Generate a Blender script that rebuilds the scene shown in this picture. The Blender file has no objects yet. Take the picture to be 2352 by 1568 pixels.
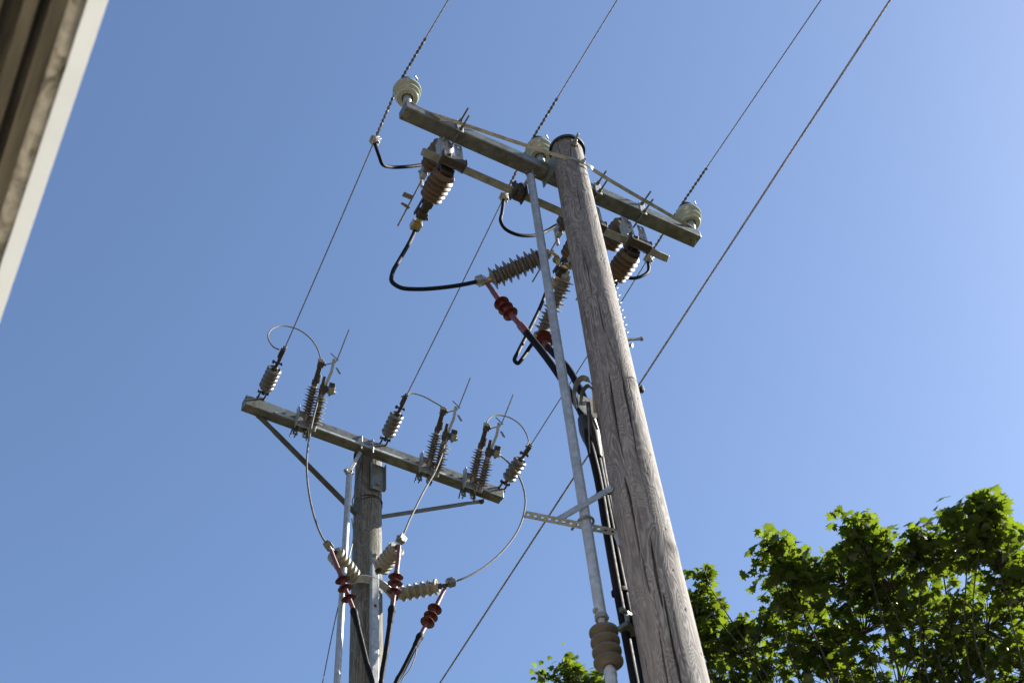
import bpy, bmesh, math, random
import numpy as np
from mathutils import Vector, Matrix

random.seed(7)
rng = np.random.default_rng(11)
scene = bpy.context.scene
C = scene.collection
R = math.radians
V = Vector

# ---------------------------------------------------------------- camera, sky, sun, exposure
# World frame: X runs along the cross-arms, Y along the power line away from the camera, Z up,
# origin at the foot of the near pole.
CAM = V((-2.983, -3.496, 1.6))
CR = V((0.76618, -0.64260, 0.0))          # filled in below from pitch / roll
F_PX = 2352 * 50 / 36


def cam_axes():
    zen = np.array([-300., -2508., F_PX]); zen /= np.linalg.norm(zen)
    fwd = np.array([0., 0., 1.]); Y = fwd - fwd.dot(zen) * zen; Y /= np.linalg.norm(Y)
    X = np.cross(Y, zen)
    M = np.array([X, Y, zen])
    th = R(34.4)
    L = np.array([[math.cos(th), math.sin(th), 0], [-math.sin(th), math.cos(th), 0], [0, 0, 1]])
    return L @ M


CM = cam_axes()


def ray(u, v):
    return V((CM @ np.array([u - 1176., v - 784., F_PX])).tolist())


def px(u, v, x=None, y=None, z=None):
    """point of the plane x=, y= or z= that is seen at (u, v) of the photograph (2352 wide)"""
    d = ray(u, v)
    if x is not None: t = (x - CAM.x) / d.x
    elif y is not None: t = (y - CAM.y) / d.y
    else: t = (z - CAM.z) / d.z
    return CAM + d * t


cd = bpy.data.cameras.new('camera'); cam = bpy.data.objects.new('camera', cd); C.objects.link(cam)
right = V((CM @ np.array([1., 0, 0])).tolist()); up = V((CM @ np.array([0, -1., 0])).tolist()); fw = V((CM @ np.array([0, 0, 1.])).tolist())
cam.matrix_world = Matrix(((right.x, up.x, -fw.x, CAM.x), (right.y, up.y, -fw.y, CAM.y), (right.z, up.z, -fw.z, CAM.z), (0, 0, 0, 1)))
cd.lens = 50; cd.sensor_width = 36; cd.clip_start = 0.05; cd.clip_end = 3000
cd.dof.use_dof = True; cd.dof.focus_distance = 8.9; cd.dof.aperture_fstop = 5.6
scene.camera = cam

SUN_AZ, SUN_EL = 103.0, 34.0
world = bpy.data.worlds.new('World'); scene.world = world; world.use_nodes = True
wn = world.node_tree.nodes; wl = world.node_tree.links
wn.clear()
sky = wn.new('ShaderNodeTexSky'); sky.sky_type = 'NISHITA'; sky.sun_disc = False
sky.sun_elevation = R(SUN_EL); sky.sun_rotation = R(SUN_AZ)
sky.air_density = 1.0; sky.dust_density = 0.9; sky.ozone_density = 2.6; sky.altitude = 50
bg = wn.new('ShaderNodeBackground'); bg.inputs[1].default_value = 0.052
wo = wn.new('ShaderNodeOutputWorld')
wb = wn.new('ShaderNodeMix'); wb.data_type = 'RGBA'; wb.blend_type = 'MULTIPLY'; wb.inputs[0].default_value = 1.0; wb.inputs[7].default_value = (1.00, 1.02, 1.06, 1)   # camera white balance
wl.new(sky.outputs[0], wb.inputs[6]); wl.new(wb.outputs[2], bg.inputs[0]); wl.new(bg.outputs[0], wo.inputs[0])

sl = bpy.data.lights.new('sun', 'SUN'); sl.energy = 5.0; sl.angle = R(0.53); sl.color = (1.0, 0.94, 0.85)
so = bpy.data.objects.new('sun', sl); C.objects.link(so)
sd = V((math.sin(R(SUN_AZ)) * math.cos(R(SUN_EL)), math.cos(R(SUN_AZ)) * math.cos(R(SUN_EL)), math.sin(R(SUN_EL))))
so.rotation_euler = (-sd).to_track_quat('-Z', 'Y').to_euler()
so.location = (30, -6, 40)

scene.view_settings.view_transform = 'Standard'
scene.view_settings.look = 'None'
scene.view_settings.exposure = 2.02
scene.view_settings.gamma = 1.0
scene.view_settings.use_curve_mapping = False
scene.render.engine = 'CYCLES'

# ---------------------------------------------------------------- materials


class NT:
    def __init__(s, name):
        s.m = bpy.data.materials.new(name); s.m.use_nodes = True
        s.t = s.m.node_tree; s.t.nodes.clear()
        s.out = s.n('ShaderNodeOutputMaterial'); s.p = s.n('ShaderNodeBsdfPrincipled')
        s.l(s.p.outputs[0], s.out.inputs[0])

    def n(s, typ, **kw):
        nd = s.t.nodes.new(typ)
        for k, v in kw.items(): setattr(nd, k, v)
        return nd

    def l(s, a, b): s.t.links.new(a, b)

    def coords(s, scale=(1, 1, 1)):
        tc = s.n('ShaderNodeTexCoord'); mp = s.n('ShaderNodeMapping')
        mp.inputs['Scale'].default_value = scale
        s.l(tc.outputs['Object'], mp.inputs['Vector'])
        return mp.outputs[0]

    def noise(s, vec, scale, detail=3, rough=.5, dist=0.0):
        nz = s.n('ShaderNodeTexNoise')
        nz.inputs['Scale'].default_value = scale; nz.inputs['Detail'].default_value = detail
        nz.inputs['Roughness'].default_value = rough; nz.inputs['Distortion'].default_value = dist
        s.l(vec, nz.inputs['Vector'])
        return nz.outputs['Fac']

    def ramp(s, fac, stops):
        r = s.n('ShaderNodeValToRGB'); e = r.color_ramp.elements
        while len(e) < len(stops): e.new(.5)
        for i, (p, c) in enumerate(stops):
            e[i].position = p; e[i].color = (*c, 1) if len(c) == 3 else c
        s.l(fac, r.inputs[0]); return r.outputs[0]

    def mix(s, fac, a, b, typ='MIX'):
        m = s.n('ShaderNodeMix', data_type='RGBA', blend_type=typ)
        if isinstance(fac, (int, float)): m.inputs[0].default_value = fac
        else: s.l(fac, m.inputs[0])
        for i, c in ((6, a), (7, b)):
            if isinstance(c, tuple): m.inputs[i].default_value = (*c, 1)
            else: s.l(c, m.inputs[i])
        return m.outputs[2]

    def math(s, op, a, b=None):
        m = s.n('ShaderNodeMath', operation=op)
        for i, c in ((0, a), (1, b)):
            if c is None: continue
            if isinstance(c, (int, float)): m.inputs[i].default_value = c
            else: s.l(c, m.inputs[i])
        return m.outputs[0]

    def bump(s, h, strength=.3, dist=.01):
        b = s.n('ShaderNodeBump'); b.inputs['Strength'].default_value = strength; b.inputs['Distance'].default_value = dist
        s.l(h, b.inputs['Height']); s.l(b.outputs[0], s.p.inputs['Normal'])

    def set(s, **kw):
        for k, v in kw.items(): s.p.inputs[k.replace('_', ' ')].default_value = v
        return s


def mottled(name, c1, c2, scale=8, rough=.5, metal=0.0, c3=None, bump=.15, spec=.5, stretch=(1, 1, 1)):
    k = NT(name); co = k.coords(stretch)
    n1 = k.noise(co, scale, 5, .6, .4)
    col = k.ramp(n1, [(.32, c1), (.68, c2)])
    if c3:
        n2 = k.noise(co, scale * .35, 4, .65, .8)
        col = k.mix(k.ramp(n2, [(.52, (0, 0, 0)), (.66, (1, 1, 1))]), col, c3)
    k.l(col, k.p.inputs['Base Color'])
    n3 = k.noise(co, scale * 4, 3, .6)
    rr = k.ramp(n3, [(.3, (max(rough - .1, .02),) * 3), (.7, (min(rough + .12, 1),) * 3)])
    k.l(rr, k.p.inputs['Roughness'])
    k.set(Metallic=metal, Specular_IOR_Level=spec)
    if bump: k.bump(n3, bump, .002)
    return k.m


def wood(name, dark, light, warm):
    k = NT(name); co = k.coords((1, 1, 1))
    big = k.noise(k.coords((8.5, 8.5, 2.4)), 1.0, 2.2, .45, .8)
    ring = k.math('SINE', k.math('MULTIPLY', big, 125.0))
    ring01 = k.math('MULTIPLY_ADD', ring, .5)
    ring01.node.inputs[2].default_value = .5
    fib = k.noise(k.coords((120, 120, 3.2)), 1.0, 5, .7)
    patch = k.noise(k.coords((9, 9, 2.2)), 1.0, 4, .6, .3)
    blot = k.noise(k.coords((22, 22, 16)), 1.0, 4, .7)
    col = k.mix(k.ramp(ring01, [(.35, (0, 0, 0)), (.95, (1, 1, 1))]), dark, light)
    col = k.mix(k.ramp(patch, [(.38, (0, 0, 0)), (.7, (.8, .8, .8))]), col, warm)
    col = k.mix(k.ramp(blot, [(.5, (0, 0, 0)), (.72, (.55, .55, .55))]), col, light)
    col = k.mix(k.ramp(fib, [(.30, (1, 1, 1)), (.52, (0, 0, 0))]), col, tuple(c * .45 for c in dark))
    k.l(col, k.p.inputs['Base Color'])
    k.set(Roughness=.88, Specular_IOR_Level=.2)
    h = k.math('ADD', k.math('MULTIPLY', fib, 1.0), k.math('MULTIPLY', ring01, .35))
    k.bump(h, .55, .004)
    return k.m


M = {}
M['wood'] = wood('weathered_wood', (.112, .106, .102), (.218, .210, .203), (.150, .138, .125))
M['wood_far'] = wood('greenish_weathered_wood', (.085, .084, .074), (.165, .162, .144), (.125, .116, .092))
M['slot_shade'] = mottled('painted_slot_shade', (.02, .016, .013), (.04, .03, .025), 20, .95)
M['galv'] = mottled('galvanised_steel', (.22, .245, .26), (.36, .38, .39), 26, .46, .5, (.26, .265, .245), .12)
M['galv_old'] = mottled('old_galvanised_steel', (.125, .13, .112), (.225, .228, .20), 16, .43, .55, (.12, .112, .075), .12)
M['galv_dark'] = mottled('stained_galvanised_steel', (.074, .082, .073), (.150, .160, .148), 18, .40, .5, (.080, .080, .062), .12)
M['steel_dark'] = mottled('dark_painted_steel', (.040, .042, .038), (.078, .081, .074), 16, .5, .4, (.045, .040, .03), .12)
M['iron'] = mottled('dark_iron', (.020, .018, .017), (.050, .045, .040), 30, .6, .35, (.050, .036, .025), .25)
M['porcelain'] = mottled('grey_green_porcelain', (.215, .25, .20), (.28, .31, .25), 6, .16, 0, (.24, .26, .19), 0, .6)
M['brown_glaze'] = mottled('brown_glazed_porcelain', (.058, .042, .028), (.098, .072, .047), 9, .5, 0, (.105, .078, .050), .05, .22)
M['grey_polymer'] = mottled('grey_polymer', (.085, .085, .078), (.135, .135, .125), 12, .5, 0, (.11, .10, .08), .05, .4)
M['pale_polymer'] = mottled('pale_grey_polymer', (.10, .097, .090), (.16, .155, .145), 14, .42, 0, (.11, .095, .07), .05, .5)
M['glass_grey'] = mottled('pale_grey_glaze', (.080, .084, .086), (.125, .129, .128), 12, .34, 0, (.08, .073, .06), 0, .35)
M['cream'] = mottled('cream_polymer', (.15, .143, .105), (.215, .207, .16), 10, .5, 0, (.125, .12, .088), .05, .4)
M['sand_porcelain'] = mottled('sand_brown_porcelain', (.040, .034, .026), (.070, .060, .044), 12, .65, 0, (.034, .031, .024), .1)
M['red'] = mottled('red_shrink_sleeve', (.075, .018, .022), (.110, .028, .033), 14, .55, 0, (.065, .02, .024), .1)
M['dark_red'] = mottled('dark_red_skirt', (.055, .009, .008), (.085, .015, .012), 10, .5, 0, (.06, .013, .011), .05)
M['black'] = mottled('black_cable_sheath', (.0045, .005, .007), (.009, .010, .014), 10, .6, 0, (.011, .011, .013), .03, .07)
M['rubber'] = mottled('black_rubber', (.010, .010, .011), (.022, .022, .022), 10, .6, 0, None, .1)
M['wire'] = mottled('weathered_conductor', (.10, .090, .074), (.175, .160, .135), 40, .6, .3, (.08, .07, .055), .1)
M['wire_pale'] = mottled('bare_aluminium_conductor', (.068, .067, .058), (.112, .109, .095), 40, .8, 0, (.058, .055, .045), .1)
M['tie'] = mottled('dark_tie_wire', (.045, .043, .040), (.09, .085, .078), 40, .5, .4)
M['brass'] = mottled('yellowed_brass', (.26, .20, .065), (.38, .31, .13), 25, .4, .55, (.20, .16, .08), .1)
M['alu'] = mottled('cast_aluminium', (.20, .20, .185), (.32, .32, .295), 30, .45, .5, (.16, .155, .13), .15)
M['white_paint'] = mottled('white_painted_board', (.44, .47, .52), (.51, .54, .60), 5, .6, 0, (.40, .42, .44), .1)
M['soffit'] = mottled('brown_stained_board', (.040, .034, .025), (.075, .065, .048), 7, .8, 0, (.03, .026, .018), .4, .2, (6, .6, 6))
M['rough_lip'] = mottled('rough_grey_plaster', (.11, .10, .085), (.25, .23, .20), 30, .9, 0, (.05, .042, .032), .9, .2)
M['plaster'] = mottled('pale_wall_plaster', (.60, .56, .47), (.68, .64, .55), 9, .9, 0, (.55, .50, .42), .4, .2)
M['roof'] = mottled('dark_roof_tile', (.10, .05, .04), (.18, .09, .07), 9, .8, 0, (.09, .06, .05), .3)
M['bark'] = mottled('grey_maple_bark', (.020, .017, .013), (.045, .040, .032), 16, .9, 0, (.028, .026, .018), .8, .2, (1, 1, .25))
M['bounce_paving'] = mottled('pale_bounce_paving', (.13, .135, .135), (.17, .175, .175), 1.2, .9, 0, (.11, .115, .115), .2, .2)
M['ground'] = mottled('dry_gravel_and_grass', (.046, .046, .022), (.072, .064, .038), .6, .95, 0, (.034, .044, .014), .3, .1)


def leaf_mat(name, base, trans, yellow):
    k = NT(name)
    t = k.t
    at = k.n('ShaderNodeAttribute', attribute_name='tone')
    col = k.mix(at.outputs['Fac'], base, yellow)
    tcol = k.mix(at.outputs['Fac'], trans, tuple(min(1, c * 1.25) for c in trans))
    k.l(col, k.p.inputs['Base Color']); k.set(Roughness=.42, Specular_IOR_Level=.45)
    tr = k.n('ShaderNodeBsdfTranslucent'); k.l(tcol, tr.inputs['Color'])
    mx = k.n('ShaderNodeMixShader'); mx.inputs[0].default_value = .45
    k.l(k.p.outputs[0], mx.inputs[1]); k.l(tr.outputs[0], mx.inputs[2]); k.l(mx.outputs[0], k.out.inputs[0])
    return k.m


M['leaf'] = leaf_mat('maple_leaf', (.017, .031, .006), (.120, .170, .009), (.050, .072, .011))

# ---------------------------------------------------------------- mesh helpers


class MB:
    def __init__(s): s.v = []; s.f = []

    def add(s, vs, fs):
        b = len(s.v); s.v += [tuple(p) for p in vs]; s.f += [tuple(i + b for i in f) for f in fs]; return s

    def box(s, c, size, ax=None):
        """box centred at c; ax = three axis vectors"""
        c = V(c); X, Y, Z = ax or (V((1, 0, 0)), V((0, 1, 0)), V((0, 0, 1)))
        hx, hy, hz = [q / 2 for q in size]
        vs = [c + X * (hx * i) + Y * (hy * j) + Z * (hz * k) for i in (-1, 1) for j in (-1, 1) for k in (-1, 1)]
        return s.add(vs, [(0, 1, 3, 2), (4, 6, 7, 5), (0, 4, 5, 1), (2, 3, 7, 6), (0, 2, 6, 4), (1, 5, 7, 3)])

    def bar(s, p, q, w, h, upv=(0, 0, 1)):
        """rectangular bar from p to q; w across, h along upv"""
        p, q = V(p), V(q); d = (q - p); L = d.length; d.normalize()
        u = V(upv); u = (u - d * u.dot(d)).normalized(); w_ = d.cross(u)
        return s.box((p + q) / 2, (L, w, h), (d, w_, u))

    def tube(s, pts, r, n=10, cap=True):
        pts = [V(p) for p in pts]; rs = r if isinstance(r, (list, tuple)) else [r] * len(pts)
        t0 = (pts[1] - pts[0]).normalized()
        a = V((0, 0, 1)) if abs(t0.z) < .9 else V((1, 0, 0))
        u = t0.cross(a).normalized(); vs = []; fs = []
        for i, p in enumerate(pts):
            t = (pts[min(i + 1, len(pts) - 1)] - pts[max(i - 1, 0)]).normalized()
            u = (u - t * u.dot(t)).normalized(); w = t.cross(u)
            for k in range(n):
                an = 2 * math.pi * k / n
                vs.append(p + (u * math.cos(an) + w * math.sin(an)) * rs[i])
        for i in range(len(pts) - 1):
            for k in range(n):
                k2 = (k + 1) % n
                fs.append((i * n + k, i * n + k2, (i + 1) * n + k2, (i + 1) * n + k))
        if cap: fs += [tuple(range(n - 1, -1, -1)), tuple((len(pts) - 1) * n + k for k in range(n))]
        return s.add(vs, fs)

    def cyl(s, p, q, r, n=12): return s.tube([p, q], r, n)

    def lathe(s, o, axis, prof, n=28):
        """profile of (radius, distance along axis)"""
        o = V(o); d = V(axis).normalized(); a = V((0, 0, 1)) if abs(d.z) < .9 else V((1, 0, 0))
        u = d.cross(a).normalized(); w = d.cross(u); vs = []; fs = []
        for (r, t) in prof:
            for k in range(n):
                an = 2 * math.pi * k / n
                vs.append(o + d * t + (u * math.cos(an) + w * math.sin(an)) * max(r, 1e-4))
        for i in range(len(prof) - 1):
            for k in range(n):
                k2 = (k + 1) % n
                fs.append((i * n + k, (i + 1) * n + k, (i + 1) * n + k2, i * n + k2))
        fs += [tuple(range(n)), tuple((len(prof) - 1) * n + k for k in range(n - 1, -1, -1))]
        return s.add(vs, fs)

    def strap(s, pts, w, t, side):
        """flat strap through pts; side(s) give the direction of its width at every point"""
        pts = [V(p) for p in pts]; n = len(pts)
        sides = [V(x) for x in side] if isinstance(side, list) else [V(side)] * n
        vs = []; fs = []
        for i, p in enumerate(pts):
            d = (pts[min(i + 1, n - 1)] - pts[max(i - 1, 0)]).normalized()
            sd_ = sides[i]; sd_ = (sd_ - d * sd_.dot(d)).normalized(); nn = d.cross(sd_)
            for (i1, i2) in ((-1, -1), (1, -1), (1, 1), (-1, 1)):
                vs.append(p + sd_ * (w / 2 * i1) + nn * (t / 2 * i2))
        for i in range(n - 1):
            for k in range(4):
                k2 = (k + 1) % 4
                fs.append((i * 4 + k, i * 4 + k2, (i + 1) * 4 + k2, (i + 1) * 4 + k))
        fs += [(3, 2, 1, 0), tuple((n - 1) * 4 + k for k in range(4))]
        return s.add(vs, fs)

    def perf(s, p, q, width, thick, upv, holes, hl=.5, hw=.4):
        """perforated flat bar from p to q, width across upv-plane: rails and rungs leave real holes"""
        p, q = V(p), V(q); d = q - p; L = d.length; d.normalize()
        u = V(upv); u = (u - d * u.dot(d)).normalized(); w = d.cross(u)   # u: plate normal, w: width
        rail = width * (1 - hw) / 2
        for sg in (-1, 1):
            s.box((p + q) / 2 + w * (sg * (width - rail) / 2), (L, rail, thick), (d, w, u))
        pitch = L / holes; solid = pitch * (1 - hl)
        for i in range(holes + 1):
            a = max(0, i * pitch - solid / 2); b = min(L, i * pitch + solid / 2)
            s.box(p + d * ((a + b) / 2), (b - a, width - 2 * rail, thick), (d, w, u))
        return s

    def bolt(s, p, axis, r=.012, h=.012, shank=0.0):
        a = V(axis).normalized(); p = V(p)
        s.tube([p - a * .002, p + a * .003], r * 1.5, 14)
        s.tube([p + a * .003, p + a * (h)], r, 6)
        if shank: s.tube([p + a * h, p + a * (h + shank)], r * .55, 8)
        return s

    def helix(s, pts, rad, pitch, r, strands=2, n=5, seg=9, phase=0):
        pts = [V(p) for p in pts]
        L = [0]
        for i in range(1, len(pts)): L.append(L[-1] + (pts[i] - pts[i - 1]).length)
        tot = L[-1]; cnt = max(4, int(tot / pitch * seg))
        def pos(t):
            for i in range(1, len(L)):
                if t <= L[i] or i == len(L) - 1:
                    k = (t - L[i - 1]) / max(1e-9, L[i] - L[i - 1]); return pts[i - 1].lerp(pts[i], k)
        d = (pts[-1] - pts[0]).normalized(); u = d.cross(V((0, 0, 1))).normalized(); w = d.cross(u)
        for st in range(strands):
            path = []
            for i in range(cnt + 1):
                t = tot * i / cnt; an = 2 * math.pi * (t / pitch + st / strands) + phase
                path.append(pos(t) + (u * math.cos(an) + w * math.sin(an)) * rad)
            s.tube(path, r, n)
        return s


WL = {}                                     # world location of every parent


def obj(name, mb, mat, parent=None, bevel=0.0, sharp=35):
    off = WL.get(parent, V((0, 0, 0))) if parent else V((0, 0, 0))
    me = bpy.data.meshes.new(name)
    if parent: vs = [(p[0] - off.x, p[1] - off.y, p[2] - off.z) for p in mb.v]; loc = V((0, 0, 0))
    else:
        a = np.array(mb.v); loc = V(((a[:, 0].min() + a[:, 0].max()) / 2, (a[:, 1].min() + a[:, 1].max()) / 2, a[:, 2].min()))
        vs = [(p[0] - loc.x, p[1] - loc.y, p[2] - loc.z) for p in mb.v]
    me.from_pydata(vs, [], mb.f); me.update()
    bm = bmesh.new(); bm.from_mesh(me); bmesh.ops.recalc_face_normals(bm, faces=bm.faces); bm.to_mesh(me); bm.free()
    me.polygons.foreach_set('use_smooth', [True] * len(me.polygons))
    me.set_sharp_from_angle(angle=R(sharp))
    me.materials.append(M[mat] if isinstance(mat, str) else mat)
    o = bpy.data.objects.new(name, me); C.objects.link(o)
    if parent: o.parent = parent; WL[o] = off.copy()
    else: o.location = loc; WL[o] = loc
    if bevel:
        b = o.modifiers.new('bevel', 'BEVEL'); b.width = bevel; b.segments = 2; b.limit_method = 'ANGLE'; b.angle_limit = R(40)
    return o


def tag(o, label, cat, group=None, kind=None):
    if label: o['label'] = label
    if cat: o['category'] = cat
    if group: o['group'] = group
    if kind: o['kind'] = kind
    return o


def thing(name, label, cat, loc, group=None):
    o = bpy.data.objects.new(name, None); C.objects.link(o)
    o.location = loc; o.empty_display_size = .1; WL[o] = V(loc)
    return tag(o, label, cat, group)


def dup(root, delta, label):
    r = root.copy(); C.objects.link(r); r.location = root.location + V(delta); r['label'] = label
    for ch in list(root.children):
        c = ch.copy(); C.objects.link(c); c.parent = r
        for g in list(ch.children):
            d = g.copy(); C.objects.link(d); d.parent = c
    return r


def bez(pts, n=10):
    """centripetal Catmull-Rom through pts"""
    P = [V(p) for p in pts]; P = [P[0] * 2 - P[1]] + P + [P[-1] * 2 - P[-2]]; out = []
    for i in range(1, len(P) - 2):
        a, b, c, d = P[i - 1:i + 3]
        t0 = 0; t1 = t0 + max(1e-6, (b - a).length) ** .5; t2 = t1 + max(1e-6, (c - b).length) ** .5; t3 = t2 + max(1e-6, (d - c).length) ** .5
        for k in range(n):
            t = t1 + (t2 - t1) * k / n
            A1 = a * ((t1 - t) / (t1 - t0)) + b * ((t - t0) / (t1 - t0)); A2 = b * ((t2 - t) / (t2 - t1)) + c * ((t - t1) / (t2 - t1)); A3 = c * ((t3 - t) / (t3 - t2)) + d * ((t - t2) / (t3 - t2))
            B1 = A1 * ((t2 - t) / (t2 - t0)) + A2 * ((t - t0) / (t2 - t0)); B2 = A2 * ((t3 - t) / (t3 - t1)) + A3 * ((t - t1) / (t3 - t1))
            out.append(B1 * ((t2 - t) / (t2 - t1)) + B2 * ((t - t1) / (t2 - t1)))
    out.append(P[-2]); return out


def pxs(pts, y0, y1, n=8):
    """curve through photo points whose distance along Y runs from y0 to y1"""
    L = [0]
    for i in range(1, len(pts)): L.append(L[-1] + math.dist(pts[i], pts[i - 1]))
    return bez([px(u, v, y=y0 + (y1 - y0) * l / L[-1]) for (u, v), l in zip(pts, L)], n)


def sheds(core, spec, length, start=0.0, cap=.004):
    """profile: list of (t, radius, half thickness) sheds on a core"""
    pr = [(0, start), (core, start)]
    for t, r, h, lean in spec:
        pr += [(core, t - h), (core + (r - core) * .5, t - h * .45 + lean * .45), (r, t - cap * .5 + lean), (r * 1.005, t + lean), (r, t + cap * .5 + lean), (core + (r - core) * .5, t + h * .5 + lean * .45), (core, t + h)]
    pr += [(core, length), (0, length)]
    return pr


# ---------------------------------------------------------------- setting
g = MB(); g.add([(-900, -900, 0), (900, -900, 0), (900, 900, 0), (-900, 900, 0)], [(0, 1, 2, 3)])
gr = obj('ground', g, 'ground'); tag(gr, None, None, kind='structure')
g = MB(); g.add([(-3.75, -13, .004), (-.9, -13, .004), (-.9, 4, .004), (-3.75, 4, .004)], [(0, 1, 2, 3)])
tag(obj('bounce_pavement', g, 'bounce_paving'), None, None, kind='structure')  # unseen pale slab, added to bounce sunlight up under the eave

# house whose eave passes over the camera's left shoulder
EH = 3.8
hz = thing('house', 'house with white edged wooden eave seen from below at the left', 'house', (-6.0, -4, 0))
ev = V((.052, .999, 0)).normalized(); en = V((.999, -.052, 0)).normalized()
e0 = px(232, 0, z=EH); e0 = e0 - ev * ((e0.y - 1.5) / ev.y)           # end of the eave at y = 1.5


def eave(a0, a1, z0, z1, y1=-11.0):
    """long board whose section runs a0..a1 outwards from the eave line and z0..z1 above it"""
    L = (1.5 - y1); mb = MB()
    c = e0 - ev * (L / 2) + en * ((a0 + a1) / 2) + V((0, 0, (z0 + z1) / 2))
    mb.box(c, (abs(a1 - a0), L, z1 - z0), (en, ev, V((0, 0, 1)))); return mb


fb = MB(); sec = [(.011, 0), (-.035, .16), (-.060, .16), (-.018, 0)]
for t in (0, 12.5): fb.v += [tuple(e0 - ev * t + en * a + V((0, 0, z))) for a, z in sec]
fb.f += [(0, 1, 2, 3), (7, 6, 5, 4)] + [(k, (k + 1) % 4, (k + 1) % 4 + 4, k + 4) for k in range(4)]
obj('fascia', fb, 'white_paint', hz, .0004)
lip = MB(); nseg = 420
for i in range(nseg):
    pass
prof_n = 9; vs = []; fs = []; L = 12.5
for i in range(nseg + 1):
    t = L * i / nseg; wob = .004 * math.sin(t * 9.1) + .003 * math.sin(t * 23.7 + 1) + random.uniform(-.002, .002)
    for k in range(prof_n):
        an = math.pi * k / (prof_n - 1)
        a = -.0325 - .0145 * math.cos(an) * -1 + (wob if k < 4 else 0) * .6
        z = .012 - .016 * math.sin(an) + random.uniform(-.0012, .0012)
        vs.append(e0 - ev * t + en * a + V((0, 0, z)))
for i in range(nseg):
    for k in range(prof_n - 1): fs.append((i * prof_n + k, i * prof_n + k + 1, (i + 1) * prof_n + k + 1, (i + 1) * prof_n + k))
lip.add(vs, fs); obj('plaster_lip', lip, 'rough_lip', hz)
sof = MB()
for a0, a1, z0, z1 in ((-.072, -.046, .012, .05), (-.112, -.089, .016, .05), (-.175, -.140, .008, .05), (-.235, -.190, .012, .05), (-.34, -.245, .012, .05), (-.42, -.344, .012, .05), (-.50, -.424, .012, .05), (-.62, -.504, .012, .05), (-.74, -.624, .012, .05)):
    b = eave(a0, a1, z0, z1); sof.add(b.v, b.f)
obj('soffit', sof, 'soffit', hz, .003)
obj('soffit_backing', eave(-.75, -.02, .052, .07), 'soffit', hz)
wl_ = eave(-.95, -.70, -EH, .0); obj('wall', wl_, 'plaster', hz)
rf = MB(); rp = [e0 - en * .040 + V((0, 0, .165)), e0 - en * 3.5 + V((0, 0, 2.1)), e0 - en * 7.0 + V((0, 0, .18))]
for (p, q) in ((rp[0], rp[1]), (rp[1], rp[2])):
    rf.add([p, q, q - ev * L, p - ev * L, p + V((0, 0, .06)), q + V((0, 0, .06)), q - ev * L + V((0, 0, .06)), p - ev * L + V((0, 0, .06))],
           [(0, 1, 2, 3), (7, 6, 5, 4), (0, 4, 5, 1), (1, 5, 6, 2), (2, 6, 7, 3), (3, 7, 4, 0)])
obj('roof', rf, 'roof', hz)
for t in (.1, L - .1):
    p0 = e0 - ev * t; gb = MB()
    gb.add([p0 - en * .95 - V((0, 0, EH)), p0 - en * 6.2 - V((0, 0, EH)), p0 - en * 6.2 + V((0, 0, .5)), p0 - en * 3.5 + V((0, 0, 2.0)), p0 - en * .95 + V((0, 0, .6))], [(0, 1, 2, 3, 4)])
    obj('gable', gb, 'plaster', hz)

# ---------------------------------------------------------------- wooden poles


def pole_mesh(cx, cy, ztop, r_top, taper, cracks, zfine, seed, nth=440, knots=()):
    """round pole with real splits: cracks = list of (list of (theta, z), width, depth)"""
    zs = list(np.linspace(0, zfine, 24)[:-1]) + list(np.linspace(zfine, ztop, int((ztop - zfine) / .007)))
    zs = np.array(zs); th = np.linspace(0, 2 * np.pi, nth, endpoint=False)
    T, Z = np.meshgrid(th, zs)
    rad = r_top + (ztop - Z) * taper
    rs = np.random.default_rng(seed)
    rad = rad + .0022 * np.sin(2 * T + 1.3 + Z * .7) + .0016 * np.sin(3 * T - Z * 1.1 + 2) + .0012 * np.sin(5 * T + Z * 2.3)
    # shallow flutes running up the stem
    for i in range(16):
        t0 = rs.uniform(0, 6.28); z0 = rs.uniform(zfine - .5, ztop); ln = rs.uniform(.3, 1.4); w = rs.uniform(.02, .05); am = rs.uniform(-.0022, .0014)
        dt = np.angle(np.exp(1j * (T - t0 - .05 * (Z - z0))))
        rad += am * np.exp(-(dt / w) ** 2) * np.exp(-((Z - z0) / ln) ** 2)
    for (t0, z0, sz, am) in knots:
        dt = np.angle(np.exp(1j * (T - t0))) * rad
        rad = rad + am * np.exp(-(dt ** 2 + (Z - z0) ** 2 * .6) / sz ** 2)
    for pts, w, dp in cracks:
        pts = sorted(pts, key=lambda p: p[1]); pz = [p[1] for p in pts]; pt = [p[0] for p in pts]
        tc = np.interp(zs, pz, pt); tc = tc + .004 * np.sin(zs * 31) + .003 * np.sin(zs * 67 + 1)
        prog = (zs - pz[0]) / (pz[-1] - pz[0]); inside = (prog > 0) & (prog < 1)
        ww = np.where(inside, 1.15 * w * np.clip(np.sin(np.pi * np.clip(prog, 0, 1)), 0, 1) ** .5, 1e-6)
        ww = ww * (.75 + .25 * np.sin(zs * 11 + 2)) + 1e-6
        dt = np.angle(np.exp(1j * (T - tc[:, None]))) * rad
        rad = rad - 1.5 * dp * np.exp(-(dt / ww[:, None]) ** 4) * np.where(inside, 1, 0)[:, None]
    vx = cx + rad * np.cos(T); vy = cy + rad * np.sin(T)
    vs = np.stack([vx, vy, Z], -1).reshape(-1, 3)
    nz = len(zs); idx = np.arange(nz * nth).reshape(nz, nth)
    q = np.stack([idx[:-1], np.roll(idx, -1, 1)[:-1], np.roll(idx, -1, 1)[1:], idx[1:]], -1).reshape(-1, 4)
    return vs, q


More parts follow.
